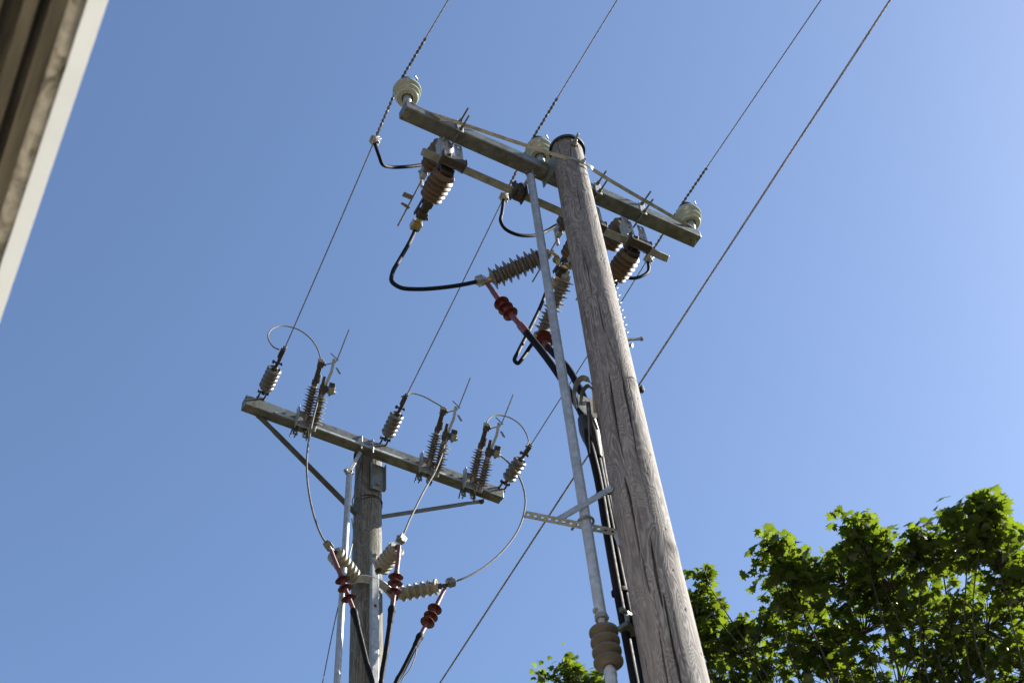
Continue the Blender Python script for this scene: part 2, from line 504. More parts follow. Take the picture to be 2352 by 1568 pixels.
def pole_obj(name, vs, q, parent, mat):
    off = WL[parent]; me = bpy.data.meshes.new(name)
    vs = vs - np.array(off)
    me.vertices.add(len(vs)); me.vertices.foreach_set('co', vs.ravel())
    me.loops.add(len(q) * 4); me.loops.foreach_set('vertex_index', q.ravel().astype(np.int32))
    me.polygons.add(len(q)); me.polygons.foreach_set('loop_start', np.arange(0, len(q) * 4, 4, dtype=np.int32))
    me.update(calc_edges=True); me.validate()
    me.polygons.foreach_set('use_smooth', [True] * len(q))
    me.materials.append(M[mat])
    o = bpy.data.objects.new(name, me); C.objects.link(o); o.parent = parent; WL[o] = off.copy()
    return o


def on_pole(u, v, cx, cy, ztop, r_top, taper):
    """(theta, z) where the sight line through a photo point meets the pole"""
    d = ray(u, v); r = r_top + .02
    for _ in range(8):
        ox, oy = CAM.x - cx, CAM.y - cy
        a = d.x ** 2 + d.y ** 2; b = 2 * (ox * d.x + oy * d.y); c = ox * ox + oy * oy - r * r
        t = (-b - math.sqrt(max(0, b * b - 4 * a * c))) / (2 * a); p = CAM + d * t
        r = r_top + (ztop - p.z) * taper
    return math.atan2(p.y - cy, p.x - cx), p.z


NEAR = (0, 0, 9.40, .096, .0078)
FAR = (0, 2.89, 9.44, .094, .0068)
S6 = lambda x, y: ((1280 + x / 3.092) * .91875, (1200 + y / 3.092) * .91875)
S5 = lambda x, y: ((1150 + x / 4.48) * .91875, (600 + y / 4.48) * .91875)
SB = lambda x, y: ((1250 + x / 5.2275) * .91875, (850 + y / 5.2275) * .91875)
ST = lambda x, y: ((1350 + x / 4.356) * .91875, (320 + y / 4.356) * .91875)


def cr(pts, w, d, P=NEAR): return ([on_pole(u, v, *P) for u, v in pts], w, d)


near_cracks = [
    cr([S5(1350, 20), S5(1390, 190), S5(1425, 310), S5(1450, 440), S5(1485, 640)], .0024, .012),
    cr([S5(1525, 580), S5(1560, 760), S5(1620, 1040)], .0026, .014),
    cr([S5(1650, 1060), S5(1690, 1190), S5(1745, 1330), S5(1810, 1560)], .0022, .012),
    cr([SB(1555, 250), SB(1600, 480), SB(1650, 740), SB(1700, 980), SB(1760, 1300), SB(1800, 1560)], .0050, .022),
    cr([SB(1420, 420), SB(1470, 760), SB(1500, 960), SB(1550, 1250), SB(1620, 1560)], .0048, .020),
    cr([S6(870, -20), S6(905, 120), S6(940, 290), S6(990, 565)], .0062, .028),
    cr([S6(1070, 430), S6(1100, 640), S6(1135, 830), S6(1170, 1000)], .0052, .022),
    cr([S6(1165, 870), S6(1200, 1030), S6(1240, 1260), S6(1275, 1400), S6(1320, 1640)], .0066, .028),
    cr([S6(1000, 560), S6(1030, 720), S6(1070, 880)], .0026, .012),
    cr([S6(1130, 1120), S6(1165, 1350), S6(1215, 1640)], .0032, .016),
    cr([ST(335, 180), ST(330, 330)], .0016, .008), cr([ST(275, 420), ST(300, 560), ST(310, 760)], .0016, .009),
    cr([ST(395, 560), ST(410, 700), ST(445, 900)], .0018, .009), cr([ST(470, 1400), ST(480, 1560)], .0024, .012),
    cr([S6(800, 20), S6(790, 80)], .003, .012), cr([S6(850, 390), S6(870, 480)], .002, .010), cr([S6(995, 1270), S6(1040, 1440)], .003, .012),
    ([(0.2, 5.0), (0.25, 7.5)], .004, .02), ([(1.6, 5.5), (1.7, 8.8)], .004, .02), ([(2.6, 4.8), (2.5, 7.0)], .004, .02),
]
for i in range(26):                                        # short drying checks all round
    t0 = random.uniform(-3.14, 3.14); z0 = random.uniform(4.8, 9.2); ln = random.uniform(.06, .30)
    near_cracks.append(([(t0, z0), (t0 - .02, z0 + ln)], random.uniform(.0009, .0018), random.uniform(.004, .009)))
k1 = on_pole(*S6(1250, 520), *NEAR); k2 = on_pole(*SB(1760, 560), *NEAR); k3 = on_pole(*S5(1500, 215), *NEAR)
pn = thing('utility_pole', 'near weathered grey wooden pole with long drying splits and a black cap', 'utility pole', (0, 0, 0), 'wooden utility poles')
pits = [(random.uniform(-3.1, .2), random.uniform(4.8, 9.3), random.uniform(.0035, .007), -random.uniform(.003, .007)) for _ in range(70)]
vs_, q_ = pole_mesh(*NEAR, near_cracks, 4.6, 3, knots=pits + [(k1[0], k1[1], .035, .010), (k2[0], k2[1], .03, .007), (k3[0], k3[1], .025, .003)])
pole_obj('shaft', vs_, q_, pn, 'wood')
cp = MB(); cp.lathe((0, 0, 9.385), (0, 0, 1), [(.0, .012), (.108, .012), (.112, -.008), (.115, -.008), (.114, .016), (.08, .03), (.0, .045)], 48)
obj('cap', cp, 'rubber', pn)
b = MB(); p0 = px(1318, 330, y=-.098); pl = V((p0.x, -.103, p0.z))
b.box(pl, (.05, .012, .055)); b.bolt(pl + V((0, -.006, 0)), (-.15, -1, .12), .014, .02, .045)
obj('top_bolt', b, 'galv_old', pn, .002)
for (u1, v1, u2, v2, r) in ((1440, 780, 1473, 778, .008), (1445, 793, 1451, 793, .008)):
    p = px(u1, v1, y=-.01); q = px(u2, v2, y=-.02); b = MB(); d = (q - p).normalized()
    b.cyl(p - d * .04, q, r); b.cyl(q - d * .002, q + d * .005, r * 1.5, 16)
    obj('step_bolt', b, 'galv_old', pn)

far_cracks = []
for i in range(34):
    t0 = random.uniform(-3.14, 0.3); z0 = random.uniform(7.0, 9.2); ln = random.uniform(.1, .8)
    far_cracks.append(([(t0, z0), (t0 + .05, z0 + ln)], random.uniform(.0014, .0030), random.uniform(.006, .014)))
pf = thing('utility_pole', 'far wooden pole with three fused switches on its crossarm', 'utility pole', (0, 2.89, 0), 'wooden utility poles')
vs_, q_ = pole_mesh(*FAR, far_cracks, 6.9, 5, 220)
pole_obj('shaft', vs_, q_, pf, 'wood_far')
cp = MB(); cp.lathe((0, 2.89, 9.425), (0, 0, 1), [(.0, .012), (.10, .012), (.106, -.01), (.11, -.01), (.108, .018), (.0, .04)], 40)
obj('cap', cp, 'rubber', pf)
for z, r, lab in ((8.93, .0042, 0), (8.905, .0030, 1)):
    pr = .094 + (9.44 - z) * .0068 + .002
    ring = [V((pr * math.cos(a), 2.89 + pr * math.sin(a), z + .012 * math.sin(a * 1 + 1) + (.01 * math.sin(3 * a) if lab else 0))) for a in np.linspace(0, 6.2832, 41)]
    obj('binding_wire', MB().tube(ring, r, 6), 'iron', pf)

# ---------------------------------------------------------------- near cross-arm with its brace
AZ0, AZ1, AY0, AY1 = 9.22, 9.29, .09, .17
ca = thing('crossarm', 'galvanised box crossarm bolted behind the near pole with a flat strap brace', 'crossarm', (0, .13, 9.22), 'crossarms')
b = MB(); b.bar((-1.085, .142, 9.256), (1.045, .128, 9.256), .098, .075)
obj('beam', b, 'galv_dark', ca, .006)
L0 = px(934, 243, z=9.296); R0 = px(1600, 530, z=9.30)
mid = V((.005, -.110, 9.072))
sp = [L0, L0.lerp(mid, .10), L0.lerp(mid, .2), L0.lerp(mid, .9), mid + V((-.06, .004, .015)), mid + V((.06, .004, .015)), R0.lerp(mid, .9), R0.lerp(mid, .15), R0.lerp(mid, .07), R0]
sp[0] = V((-1.055, .10, 9.297)); sp[-1] = V((1.015, .095, 9.297))
sd_ = [(0, 1, 0), (0, 1, 0), (0, .9, -.45), (0, .8, -.6), (0, .25, -1), (0, .25, -1), (0, .8, -.6), (0, .9, -.45), (0, 1, 0), (0, 1, 0)]
b = MB(); b.strap(bez(sp, 4), .022, .006, [V(sd_[min(9, i // 4)]).lerp(V(sd_[min(9, i // 4 + 1)]), (i % 4) / 4) for i in range(37)])
obj('brace_strap', b, 'galv_old', ca)
b = MB(); b.bolt((.005, -.116, 9.074), (0, -1, 0), .015, .016, .02); obj('brace_bolt', b, 'galv', ca)
for x, y in ((-1.06, .145), (1.01, .135), (-.115, .13)):
    b = MB(); b.bolt((x, y, 9.219), (0, 0, -1), .017, .016, .008); obj('beam_bolt', b, 'galv_old', ca)
for x in (-.10, .10):
    sec = [(x, .085, 9.30), (x, .02, 9.30), (x, .0, 9.24), (x, .02, 9.13), (x, .175, 9.13), (x, .175, 9.30)]
    b = MB(); b.add(sec + [(p[0] + .005, p[1], p[2]) for p in sec], [(0, 1, 2, 3, 4, 5), (11, 10, 9, 8, 7, 6)] + [(i, (i + 1) % 6, (i + 1) % 6 + 6, i + 6) for i in range(6)])
    obj('gain_plate', b, 'galv_old', ca)


def pin_insulator(x, y, z, label):
    t = thing('pin_insulator', label, 'insulator', (x, y, z), 'porcelain pin insulators on the near crossarm')
    b = MB(); b.cyl((x, y, z - .02), (x, y, z + .18), .014); b.tube([(x, y, z), (x, y, z + .012)], .028, 6); b.tube([(x, y, z + .05), (x, y, z + .13), (x, y, z + .16)], [.022, .028, .028], 14)
    obj('pin', b, 'galv', t)
    pr = [(.0, .155), (.032, .155), (.036, .125), (.060, .122), (.066, .125), (.070, .132), (.066, .142), (.064, .150), (.074, .155), (.080, .160), (.081, .166), (.076, .176), (.070, .186), (.080, .192), (.088, .198), (.089, .206), (.084, .220), (.070, .240), (.052, .258), (.044, .268), (.048, .274), (.050, .282), (.040, .294), (.0, .300)]
    pr = [(r_, .115 + (z_ - .115) * 1.22) for r_, z_ in pr]
    obj('porcelain', MB().lathe((x, y, z), (0, 0, 1), pr, 48), 'porcelain', t)
    rg = [V((x + .047 * math.cos(a), y + .047 * math.sin(a), z + .304 + .004 * math.sin(2 * a))) for a in np.linspace(0, 6.2832, 25)]
    tb = MB(); tb.tube(rg, .007, 7); tb.tube([p + V((0, 0, .009)) for p in rg], .006, 7)
    for s_ in (-1, 1): tb.tube([(x + .035, y + s_ * .03, z + .309), (x + .045, y + s_ * .055, z + .326), (x + .02, y + s_ * .075, z + .317)], .005, 6)
    obj('tie', tb, 'tie', t)
    return t


pi0 = pin_insulator(-1.052, .137, 9.29, 'ribbed grey green pin insulator at the outer left end of the near crossarm')
dup(pi0, (-.115 + 1.052, -.004, .003), 'pin insulator close beside the pole top, half behind the strap brace')
dup(pi0, (1.030 + 1.052, -.012, .012), 'pin insulator at the right end of the near crossarm, away from the poles')

# ---------------------------------------------------------------- disconnector under the near arm
SZ, SY = 9.02, .225
t = thing('switch_shaft', 'square galvanised operating shaft running below the near crossarm', 'switch shaft', (-.05, SY, SZ))
b = MB(); b.bar((-.915, SY, SZ), (.83, SY, SZ), .046, .046, (0, .62, 1)); obj('tube', b, 'galv_old', t, .005)
b = MB(); b.box((-.262, SY - .005, SZ), (.05, .075, .085)); b.box((-.225, SY - .005, SZ), (.012, .09, .10)); b.box((-.30, SY - .005, SZ), (.012, .09, .10))
for dz in (-.038, .038): b.bolt((-.305, SY - .03, SZ + dz), (-1, 0, 0), .01, .012); b.bolt((-.262, SY - .043, SZ + dz), (0, -1, -.3), .01, .012)
obj('clamp', b, 'iron', t, .003)
b = MB(); b.bar((-.25, SY - .02, SZ + .02), (-.205, .15, 9.14), .022, .012, (0, 1, 0)); obj('lever', b, 'galv', t)


def switch_unit(a, label):
    """one pole of the disconnector: bracket, two ribbed insulators, contacts, horn"""
    t = thing('disconnect_switch', label, 'disconnect switch', (a, .2, 9.0), 'disconnect switches under the near crossarm')
    b = MB()
    for s_ in (-1, 1):
        x = a + s_ * .048
        b.perf((x, .186, 9.21), (x, .178, 8.985), .052, .004, (0, 1, 0), 4, .45, .30)
        b.box((x - s_ * -.026 * 1, .215, 9.10), (.004, .055, .225))
    b.box((a - .052, .20, 9.33), (.012, .05, .25)); b.box((a, .178, 9.30), (.10, .008, .06))
    obj('bracket', b, 'galv', t)
    for z in (9.302, 9.206):
        b = MB(); b.cyl((a + .012, .21, z), (a + .012, -.028, z), .0062, 8); b.tube([(a + .012, .086, z), (a + .012, .072, z)], .014, 6); b.tube([(a + .012, .070, z), (a + .012, .058, z)], .012, 6)
        obj('u_bolt', b, 'galv_dark', t)
    b = MB(); b.box((a + .01, .083, 9.254), (.045, .006, .135)); obj('backing_plate', b, 'galv', t, .002)
    b = MB(); b.box((a + .012, .185, 8.985), (.150, .05, .052)); b.box((a + .083, .195, 8.995), (.012, .07, .06)); b.box((a - .065, .205, 8.995), (.014, .10, .075)); b.box((a, .262, 9.0), (.085, .03, .10))
    for s_ in (-1, 1):
        for dz in (-.03, .03): b.bolt((a + s_ * .03, .245, 8.972), (0, -.2, -1), .010, .012)
    b.bolt((a - .03, .16, 8.99), (0, -1, 0), .009, .012)
    obj('clamp_frame', b, 'iron', t, .003)
    for (y0, z0, k) in ((.262, 8.985, 0), (.275, 9.372, 1)):
        spec = [(.026 + i * .033, (.072, .077, .079, .078, .076, .071)[i], .0155, .009) for i in range(6)]
        i_ = MB().lathe((a + (.02 if k else 0), y0, z0), (0, 1, .03 if k else 0), sheds(.053, spec, .215, .02, .008), 44)
        obj('insulator', i_, 'brown_glaze', t)
    b = MB(); y = .495; z = 8.975
    b.box((a, y + .012, z), (.060, .04, .055)); b.box((a, y + .050, z - .006), (.045, .04, .045)); b.box((a, y + .092, z - .012), (.062, .05, .05)); b.bolt((a + .03, y + .11, z - .012), (1, 0, 0), .012, .02)
    b.box((a - .035, y + .06, z + .02), (.008, .14, .03))
    obj('contact', b, 'iron', t, .003)
    b = MB(); b.box((a, y + .135, z - .02), (.032, .05, .026)); b.box((a - .004, y + .172, z - .028), (.046, .045, .034))
    obj('brass_terminal', b, 'brass', t, .003)
    b = MB(); b.box((a - .026, y + .172, z - .026), (.014, .055, .05)); b.box((a + .024, y + .172, z - .026), (.012, .055, .05)); b.box((a, y + .2, z - .03), (.05, .012, .03)); obj('terminal_clamp', b, 'alu', t, .003)
    b = MB(); y = .50; z = 9.375
    b.cyl((a, .47, z), (a, y, z), .03, 12)
    b.box((a, y, z), (.05, .03, .05)); b.box((a - .01, y + .03, z - .02), (.035, .05, .09)); b.box((a - .012, y + .055, z - .085), (.014, .02, .12)); b.bolt((a - .03, y + .03, z - .02), (-1, 0, 0), .011, .015)
    obj('line_terminal', b, 'galv', t, .003)
    b = MB(); h0 = V((a - .02, .54, 9.27)); h1 = V((a - .015, .885, 9.235)); b.cyl(h0, h1, .0055, 7)
    b.box(h0.lerp(h1, .38) + V((-.035, 0, .004)), (.06, .035, .003)); b.box(h0.lerp(h1, .55) + V((-.02, 0, -.01)), (.07, .02, .003), (V((.9, .3, .2)).normalized(), V((-.3, .9, 0)).normalized(), V((0, 0, 1))))
    obj('arcing_horn', b, 'galv_old', t)
    return t


PH = (-.735, .25, .585)
s0 = switch_unit(PH[0], 'disconnect switch with two brown ribbed insulators near the left end of the shaft')
dup(s0, (PH[1] - PH[0], 0, 0), 'disconnect switch mostly hidden behind the near pole')
dup(s0, (PH[2] - PH[0], 0, 0), 'disconnect switch just right of the near pole, its brown insulators partly behind the wood')

# operating rod down the near pole
t = thing('operating_rod', 'long galvanised switch rod with a ribbed sand coloured insulator beside the near pole', 'switch rod', (-.22, .12, 4.2))
rx, ry = -.222, .125
bot = px(1388, 1418, y=.12); zb = bot.z
b = MB(); b.cyl((rx, ry, zb), (-.222, ry, 9.10), .0245, 20); obj('pipe', b, 'galv', t)
b = MB(); b.box((rx + .004, ry, 9.115), (.012, .05, .07)); b.bolt((rx - .02, ry, 9.125), (-1, 0, 0), .012, .018); b.bolt((rx + .02, ry, 9.125), (1, 0, 0), .012, .018)
obj('pipe_head', b, 'galv_dark', t, .003)
b = MB(); b.tube([(rx, ry, zb + .012), (rx, ry, zb - .012)], .028, 20); b.bolt((rx - .022, ry, zb + .03), (-1, -.3, 0), .010, .012); b.bolt((rx + .022, ry, zb + .01), (1, .1, 0), .010, .012)
obj('collar', b, 'galv_old', t)
b = MB(); b.cyl((rx, ry, zb - .45), (rx, ry, zb - .005), .0165, 16); obj('inner_rod', b, 'galv', t)
zi = zb - .075
spec = [(.012 + i * .052, .061, .013, -.008) for i in range(4)]
obj('insulator', MB().lathe((rx, ry, zi - .0), (0, 0, -1), sheds(.029, spec, .185, 0, .010), 40), 'sand_porcelain', t)
b = MB(); b.cyl((rx, ry, 1.2), (rx, ry, zi - .20), .024, 20); b.tube([(rx, ry, zi - .21), (rx, ry, zi - .23)], .027, 18); obj('lower_pipe', b, 'galv', t)

gb_ = thing('rod_guide_bracket', 'perforated steel guide bracket holding the switch rod off the near pole', 'bracket', (-.2, .1, 6.1))
GZ = 6.10
p0 = px(1415, 1222, z=GZ); p1 = px(1205, 1180, z=GZ)
b = MB(); b.perf(p0, p1, .036, .005, (0, .12, 1), 13, .45, .34); b.bar(p0 + (p0 - p1).normalized() * .0, p0 + V((.012, 0, -.07)), .005, .036, (0, 1, 0))
obj('perforated_strip', b, 'galv', gb_)
b = MB(); b.bar(px(1283, 1192, z=GZ + .008), px(1402, 1122, y=.045), .006, .038, (0, .3, 1)); b.bolt(px(1400, 1124, y=.03), (-.7, -.7, 0), .012, .014)
obj('diagonal_strip', b, 'galv', gb_)
cxy = (rx, ry); ub = [V((rx - .033, ry + .07, GZ + .012))] + [V((rx + .034 * math.cos(a), ry + .034 * math.sin(a), GZ + .012)) for a in np.linspace(math.pi, 2 * math.pi, 15)] + [V((rx + .033, ry + .07, GZ + .012))]
b = MB(); b.tube(ub, .006, 8); obj('u_bolt', b, 'galv_dark', gb_)

# ---------------------------------------------------------------- near surge arresters, cable terminations, cables
t = thing('arrester_bracket', 'curved flat steel bracket behind the near pole carrying the surge arresters', 'bracket', (0, .2, 8.4))
a1r, a1l = px(1258, 583, y=.25), px(1128, 641, y=.50)
a2t, a2b = px(1300, 637, y=.25), px(1246, 762, y=.56)
a3t, a3b = px(1393, 640, y=.22), px(1424, 775, y=.44)
br = bez([a1r + V((-.03, .0, .05)), a1r + V((.03, -.02, -.02)), px(1283, 604, y=.20), px(1306, 616, y=.19), V((.06, .19, a2t.z + .10)), V((.20, .2, a2t.z + .12)), a3t], 6)
obj('curved_bar', MB().strap(br, .045, .007, (0, .35, 1)), 'brass', t)
b = MB(); b.bar(V((.03, .09, a2t.z + .10)), V((.03, .20, a2t.z + .10)), .05, .06); b.bolt(a2t + V((0, -.02, .09)), (0, 0, 1), .012, .02); obj('mount', b, 'galv_old', t, .003)


def arrester(p, q, core, rb, rsm, n, label, group, mat, endmat='brass', lean=0.0, name='surge_arrester', hw=0):
    p, q = V(p), V(q); d = (q - p); L = d.length; d.normalize()
    t = thing(name, label, 'surge arrester', p, group); spec = []
    for i in range(n):
        tt = L * (i + .6) / n
        spec.append((tt, rb, hw or (.010 if rsm else L / n * .46), lean))
        if rsm and i < n - 1: spec.append((tt + L / n * .5, rsm, (hw or .010) * .8, lean))
    obj('body', MB().lathe(p, d, sheds(core, spec, L, 0, .003 if rsm else .014), 44), mat, t)
    b = MB(); b.lathe(q, d, [(0, 0), (.020, 0), (.020, .018), (.012, .020), (.012, .055), (0, .055)], 18); obj('terminal', b, endmat, t)
    b = MB(); b.lathe(p, -d, [(0, 0), (.026, 0), (.026, .014), (.010, .016), (.010, .04), (0, .04)], 18); obj('base_stud', b, 'galv_old', t)
    return t


GA = 'grey surge arresters behind the near pole'
arrester(a1r, a1l, .033, .071, .050, 8, 'grey ribbed surge arrester lying nearly level at the left of the near pole', GA, 'grey_polymer', lean=.006, hw=.014)
arrester(a2t, a2b, .028, .058, .042, 8, 'grey ribbed surge arrester hanging down behind the switch rod of the near pole', GA, 'grey_polymer', lean=-.004)
arrester(a3t, a3b, .028, .058, .042, 8, 'grey surge arrester of which only rib tips show right of the near pole', GA, 'grey_polymer', lean=-.004)


def frames(path):
    out = []
    for i in range(len(path)): out.append((path[i], (path[min(i + 1, len(path) - 1)] - path[max(i - 1, 0)]).normalized()))
    return out


def at_len(path, s):
    acc = 0
    for i in range(1, len(path)):
        d = (path[i] - path[i - 1]).length
        if acc + d >= s: return path[i - 1].lerp(path[i], (s - acc) / d), (path[i] - path[i - 1]).normalized()
        acc += d
    return path[-1], (path[-1] - path[-2]).normalized()


def cut(path, s0, s1, n=24): return [at_len(path, s0 + (s1 - s0) * i / n)[0] for i in range(n + 1)]


def plen(path): return sum((path[i] - path[i - 1]).length for i in range(1, len(path)))


def power_cable(path, red_len, skirts, label, group, r=.019, rr=.0165, rs=.044, sleeve=.10, clampdir=None, hood=False):
    """cable end: clamp, red sleeve with skirts, then black sheath along path"""
    t = thing('power_cable', label, 'power cable', path[0], group); L = plen(path)
    b = MB(); b.tube(cut(path, 0, red_len, 16), [rr * .85] * 3 + [rr] * 14, 16)
    if not hood: b.tube(cut(path, red_len - sleeve, red_len, 8), [rr * 1.02, rr * 1.25] + [r * 1.18] * 7, 16)
    obj('red_sleeve', b, 'red', t)
    for s_ in skirts:
        p, d = at_len(path, s_); q = p + d * .0
        obj('skirt', MB().lathe(q, d, [(0, -.020), (rr * 1.25, -.020), (rr * 1.3, -.006), (rs * .6, .000), (rs * .97, .012), (rs, .015), (rs * .97, .0155), (rs * .6, .006), (rr * 1.25, .004), (rr * 1.25, .024), (0, .024)], 30), 'dark_red', t)
    b = MB(); b.tube(cut(path, red_len - .01, L, 60), r, 16)
    if hood: b.tube(cut(path, red_len - .02, red_len + .10, 10), [rr * 1.3, r * 1.45, r * 1.55, r * 1.5, r * 1.3, r * 1.28, r * 1.25, r * 1.22, r * 1.2, r * 1.18, r * 1.02], 16)
    obj('sheath', b, 'black', t)
    p, d = at_len(path, 0); b = MB(); b.cyl(p - d * .05, p + d * .012, rr * .7, 12); obj('lug', b, 'alu', t)
    return t


bootp = px(1343, 962, y=.20)
GC = 'power cables with red terminations on the near pole'
c1 = [px(1120, 652, y=.49), px(1140, 680, y=.46), px(1162, 709, y=.43), px(1187, 737, y=.40), px(1208, 762, y=.375), px(1247, 810, y=.33), px(1284, 862, y=.28), px(1318, 915, y=.235), px(1343, 965, y=.20), px(1352, 1010, y=.195), px(1374, 1102, y=.19), px(1393, 1215, y=.185), px(1415, 1340, y=.18), px(1432, 1430, y=.175), px(1458, 1568, y=.17), V((-.09, .165, 2.6))]
c1 = bez(c1, 8); power_cable(c1, plen(bez([px(1120, 652, y=.49), px(1162, 709, y=.43), px(1210, 764, y=.372)], 4)), [.215, .275, .335], 'power cable with red termination reaching out left to the level arrester', GC, .0195, .0165, .046)
c2 = [a2b + V((.01, .0, -.01)), px(1250, 785, y=.52), px(1272, 812, y=.44), px(1302, 842, y=.36), px(1325, 880, y=.29), px(1345, 925, y=.24), px(1358, 975, y=.22), px(1368, 1030, y=.21), px(1391, 1150, y=.205), px(1411, 1250, y=.20), px(1435, 1370, y=.195), px(1455, 1460, y=.19), px(1484, 1568, y=.185), V((-.04, .18, 2.6))]
power_cable(bez(c2, 8), .27, [.06, .115, .17], 'power cable whose red skirted end is half behind the switch rod', GC, .0195, .0165, .046)
c3 = [a3b + V((0, .0, -.02)), a3b + V((-.12, .0, -.30)), V((.16, .24, 7.45)), V((.03, .22, 7.05)), V((-.005, .215, 6.7)), V((-.005, .20, 6.0)), V((-.0, .19, 2.6))]
power_cable(bez(c3, 8), .30, [.09, .145, .20], 'power cable running down hidden behind the near pole', GC, .0195, .0165, .046)

t = thing('cable_support', 'grey cable clamp and black breakout boot where three cables join behind the near pole', 'cable clamp', bootp)
b = MB(); b.tube([bootp + V((.02, .01, .02)), bootp + V((.022, .01, -.06)), bootp + V((.026, .008, -.11)), bootp + V((.034, .005, -.20)), bootp + V((.040, .0, -.27))], [.046, .050, .047, .034, .022], 20)
obj('boot', b, 'rubber', t)
b = MB(); cpl = bootp + V((-.0, -.048, .03))
b.add([cpl + V(q) for q in ((-.055, -.0, .085), (.055, -.01, .075), (.062, -.012, -.03), (.02, -.012, -.075), (-.03, -.004, -.06), (-.06, 0, -.01))] + [cpl + V(q) for q in ((-.055, .006, .085), (.055, -.004, .075), (.062, -.006, -.03), (.02, -.006, -.075), (-.03, .002, -.06), (-.06, .006, -.01))],
      [(0, 1, 2, 3, 4, 5), (11, 10, 9, 8, 7, 6)] + [(i, (i + 1) % 6, (i + 1) % 6 + 6, i + 6) for i in range(6)])
b.bolt(cpl + V((-.02, -.004, .03)), (0, -1, 0), .009, .012)
obj('clamp_plate', b, 'galv', t)
sp = bez([px(1322, 935, y=.14), px(1319, 905, y=.12), px(1324, 882, y=.10), px(1338, 868, y=.085), px(1352, 873, y=.08), px(1360, 884, y=.078)], 6)
obj('strap', MB().strap(sp, .030, .004, (.75, .45, -.25)), 'galv_old', t)
sp = bez([px(1334, 925, y=.13), px(1338, 900, y=.11), px(1350, 886, y=.09), px(1362, 893, y=.08)], 6)
obj('strap', MB().strap(sp, .022, .004, (.75, .45, -.25)), 'galv_dark', t)
b = MB(); b.tube([px(1351, 925, y=.08), px(1354, 960, y=.08), px(1357, 1000, y=.09)], .011, 8); b.tube([px(1353, 945, y=.06), px(1362, 962, y=.05), px(1372, 985, y=.05)], .006, 6); obj('tie', b, 'iron', t)
b = MB(); b.tube([px(1352, 935, y=.07), px(1353, 1000, y=.08), px(1355, 1040, y=.09)], .0035, 6); obj('cord', b, 'wire_pale', t)
b = MB(); b.bar(px(1366, 890, y=.10), px(1370, 945, y=.10), .018, .03, (.7, -.7, 0)); obj('wooden_wedge', b, mottled('pale_wood', (.30, .22, .12), (.40, .30, .18), 20, .8), t, .003)

t = thing('cable_saddle', 'black plastic saddle clamping two cables low on the near pole', 'cable clamp', px(1436, 1432, y=.16))
p = px(1434, 1428, y=.18); b = MB(); b.box(p + V((.015, -.02, .03)), (.11, .02, .022), (V((.9, .3, 0)).normalized(), V((-.3, .9, 0)).normalized(), V((0, 0, 1)))); b.box(p + V((.015, -.015, -.06)), (.12, .06, .022), (V((.9, .3, 0)).normalized(), V((-.3, .9, 0)).normalized(), V((0, 0, 1)))); b.box(p + V((.055, -.03, -.01)), (.035, .05, .10))
obj('saddle', b, 'galv_dark', t, .003)
for q in (V((-.005, -.03, -.015)), V((.045, -.055, -.015))):
    b = MB(); b.box(p + q, (.02, .006, .07)); obj('bolt_plate', b, 'galv', t)
for (u, v, y) in ((1418, 1352, .18), (1378, 1130, .19)):
    p = px(u, v, y=y); b = MB()
    rg = [p + V((.022 * 1 + .045 * math.cos(a), .010 + .028 * math.sin(a), .02 * math.cos(a))) for a in np.linspace(0, 6.2832, 25)]
    tag(obj('cable_tie', MB().strap(rg, .022 if u > 1400 else .010, .003, (0, 0, 1)), 'black'), 'black tape round the two cables above the saddle' if u > 1400 else 'narrow band round the two cables near the pole bracket', 'cable tie')

# black jumpers on the near pole
GJ = 'black jumper leads at the near crossarm'


def jumper(path, r, label, group, mat='black', clamps=(), name='jumper_lead', cm='alu'):
    t = thing(name, label, 'jumper', path[0], group)
    obj('lead', MB().tube(path, r, 12), mat, t)
    for (p, d, kind) in clamps:
        d = V(d).normalized(); x = d.cross(V((.3, -.6, .4))).normalized(); y = d.cross(x); b = MB(); p = V(p)
        b.box(p, (.062, .020, .042), (d, x, y)); b.box(p + x * .018, (.050, .014, .052), (d, x, y)); b.box(p - x * .018, (.050, .014, .046), (d, x, y)); b.bolt(p + x * .024, x, .009, .014); b.bolt(p + x * .024 + d * .018, x, .007, .012)
        obj('clamp', b, cm, t, .002)
    return t


jp = [px(962, 508, y=.69), px(945, 548, y=.70), px(918, 596, y=.67), px(901, 628, y=.65), px(901, 648, y=.64), px(922, 661, y=.62), px(960, 664, y=.595), px(1010, 661, y=.565), px(1055, 655, y=.535), px(1095, 647, y=.51)]
jumper(bez(jp, 8), .0125, 'long black lead looping from the left switch to the level arrester', GJ, clamps=[(px(1103, 644, y=.50), px(1103, 644, y=.50) - px(1085, 650, y=.515), 0)])
jp = [px(1262, 648, y=.72), px(1243, 700, y=.70), px(1212, 765, y=.66), px(1190, 808, y=.63), px(1182, 828, y=.615), px(1189, 834, y=.605), px(1202, 820, y=.60), px(1222, 790, y=.585), px(1240, 770, y=.57)]
jumper(bez(jp, 8), .0115, 'black lead hanging in a narrow loop behind the switch rod', GJ, clamps=[(px(1238, 772, y=.565), (.6, -.2, .5), 0)])

